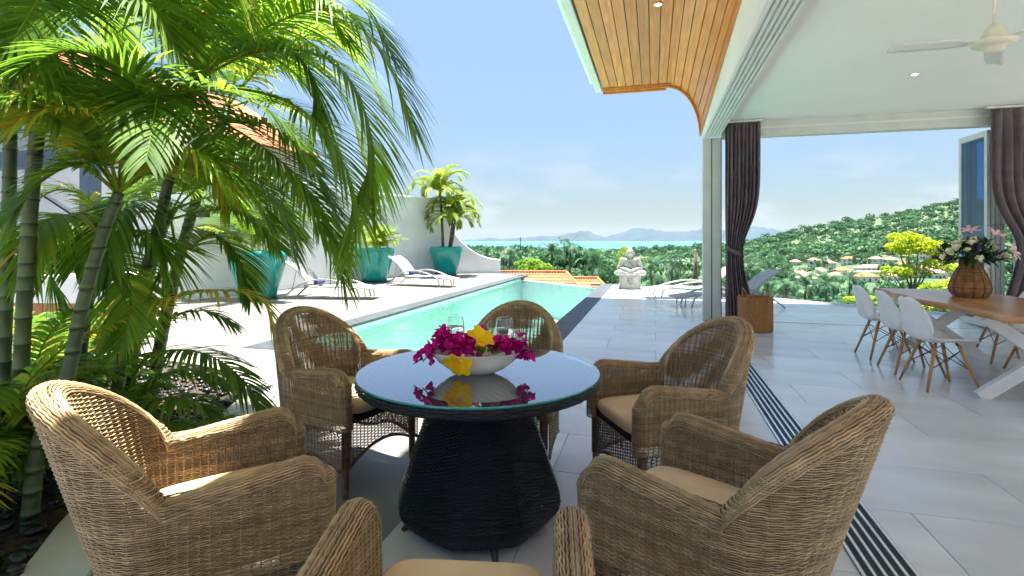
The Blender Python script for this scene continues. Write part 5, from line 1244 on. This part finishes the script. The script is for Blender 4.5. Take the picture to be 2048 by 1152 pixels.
# bare palm trunk, mast
c = W(1391, 505, 55); zb = ground(1391, 55); o = empty('bare_trunk', (c.x, c.y, zb)); tag(o, 'bare brown dead palm trunk standing beyond the balustrade', 'tree trunk'); a = MB(); h = c.z-zb; a.tube([(0, 0, -.3), (.05, 0, h*.4), (0, .05, h*.7), (.03, 0, h)], [.28, .24, .25, .2], 10); a.build('trunk', M['bark'], o, smooth=True); a = MB(); a.tube([(.03, 0, h-.02), (.06, 0, h+.25)], [.2, .08], 8); a.build('broken_top', M['bark'], o)
c = W(1041, 474, 620); zb = ground(1041, 620); o = empty('radio_mast', (c.x, c.y, zb)); tag(o, 'thin grey radio mast against the sea', 'mast'); h = c.z-zb
a = MB(); a.tube([(0, 0, -1), (0, 0, h)], [.9, .35], 4); a.build('lattice_pole', M['wire'], o)
for z_ in (.86, .93): a = MB(); a.bar((-.9, 0, h*z_), (.9, 0, h*z_), .25, .5); a.build('aerial', M['wire'], o)
# village
def house(px, d, w_, dp, h, rz, roofm, label, grp, flat=False):
    p = W(px, HZ, d); z = ground(px, d); o = empty('village_house', (p.x, p.y, z), rz_+rz); tag(o, label, 'house', grp)
    a = MB(); a.box(-w_/2, w_/2, -dp/2, dp/2, -4, h); a.build('wall', M['hwall'], o)
    a = MB()
    if flat: a.box(-w_/2-.6, w_/2+.6, -dp/2-.6, dp/2+.6, h+.01, h+.6)
    else:
        e = .7; H = h+min(w_, dp)*.30; k = min(w_, dp)/2+e; A = [(-w_/2-e, -dp/2-e, h+.01), (w_/2+e, -dp/2-e, h+.01), (w_/2+e, dp/2+e, h+.01), (-w_/2-e, dp/2+e, h+.01)]
        if w_ >= dp: r = [(-w_/2-e+k, 0, H), (w_/2+e-k, 0, H)]; a.add(A+r, [(0, 1, 5, 4), (2, 3, 4, 5), (1, 2, 5), (3, 0, 4), (3, 2, 1, 0)])
        else: r = [(0, -dp/2-e+k, H), (0, dp/2+e-k, H)]; a.add(A+r, [(1, 2, 5, 4), (3, 0, 4, 5), (0, 1, 4), (2, 3, 5), (3, 2, 1, 0)])
    a.build('roof', roofm, o, tone=True)
    nw = max(2, int(w_/3.2))
    for fl_ in range(max(1, int(h/3))):
        for i in range(nw):
            x = -w_/2+(i+.5)*w_/nw; a = MB(); a.box(x-.6, x+.6, -dp/2-.06, -dp/2+.02, fl_*3+1.0, fl_*3+2.3); a.build('window', M['pane'], o)
    a = MB(); a.box(-.55, .55, -dp/2-.09, -dp/2-.065, 0.1, 2.2); a.build('door', M['bark'], o)
rnd = random.Random(4)
vl = [(1592, 372, 0), (1606, 396, 0), (1622, 360, 0), (1640, 410, 0), (1662, 380, 1), (1684, 402, 0), (1718, 372, 1), (1742, 405, 0), (1752, 445, 0), (1778, 380, 0), (1796, 400, 1), (1812, 430, 0), (1846, 372, 0), (1862, 398, 0), (1880, 382, 0), (1893, 425, 0), (1905, 365, 0), (1920, 400, 0), (1655, 455, 0), (1700, 470, 0), (1590, 520, 0), (1845, 470, 0), (1612, 330, 0), (1670, 335, 0), (1730, 325, 0), (1790, 335, 0), (1835, 345, 0), (1875, 340, 0), (1910, 440, 0), (1780, 450, 0), (1630, 480, 0)]
for px, d, fl_ in vl:
    rm = rnd.choice(('roof_pale', 'roof_pale', 'roof')); hh_ = rnd.choice((3.6, 4.2, 6.4)); tall = hh_ > 6
    lb = ('two storey ' if tall else 'single storey ')+('flat roofed pale house in the valley village' if fl_ else 'village house with a bright orange hipped roof in the valley' if rm == 'roof' else 'village house with a faded pink tiled roof in the valley')
    house(px, d, rnd.uniform(8, 14), rnd.uniform(7, 9), hh_, R(rnd.uniform(-35, 35)), M['hwall'] if fl_ else M[rm], lb, 'village houses: '+lb.split(' house')[0], fl_)
house(1332, 640, 46, 9, 3.6, R(4), M['hwall'], 'long low white building in the valley beyond the loungers', None, True)
house(1288, 600, 22, 9, 3.6, R(-8), M['roof'], 'orange roofed house beside the long low white building', None)
house(1240, 640, 20, 9, 4, R(5), M['roof_pale'], 'pale roofed shed near the shore between palms', None)
house(1745, 388, 22, 8, 6, R(0), M['roof_pale'], 'two storey white apartment block among the village roofs', None)
house(1735, 365, 24, 9, 4.5, R(3), M['hwall'], 'wide white flat roofed warehouse at the village edge', None, True)
# ================================================================== HAZE
a = MB(); p0, p1 = -26000, 30000; a.box(-30000, 30000, -400, 31000, -61, 620)
hz = a.build('haze', None); tag(hz, 'pale sea haze over the valley', 'haze', kind='stuff'); hm = bpy.data.materials.new('haze_air'); hm.use_nodes = True; t = hm.node_tree
for n_ in list(t.nodes):
    if n_.type != 'OUTPUT_MATERIAL': t.nodes.remove(n_)
v = t.nodes.new('ShaderNodeVolumePrincipled'); v.inputs['Color'].default_value = (.45, .72, 1.0, 1); v.inputs['Density'].default_value = 1.0e-5; v.inputs['Anisotropy'].default_value = 0
t.links.new(v.outputs[0], t.nodes['Material Output'].inputs['Volume']); hz.data.materials.append(hm)
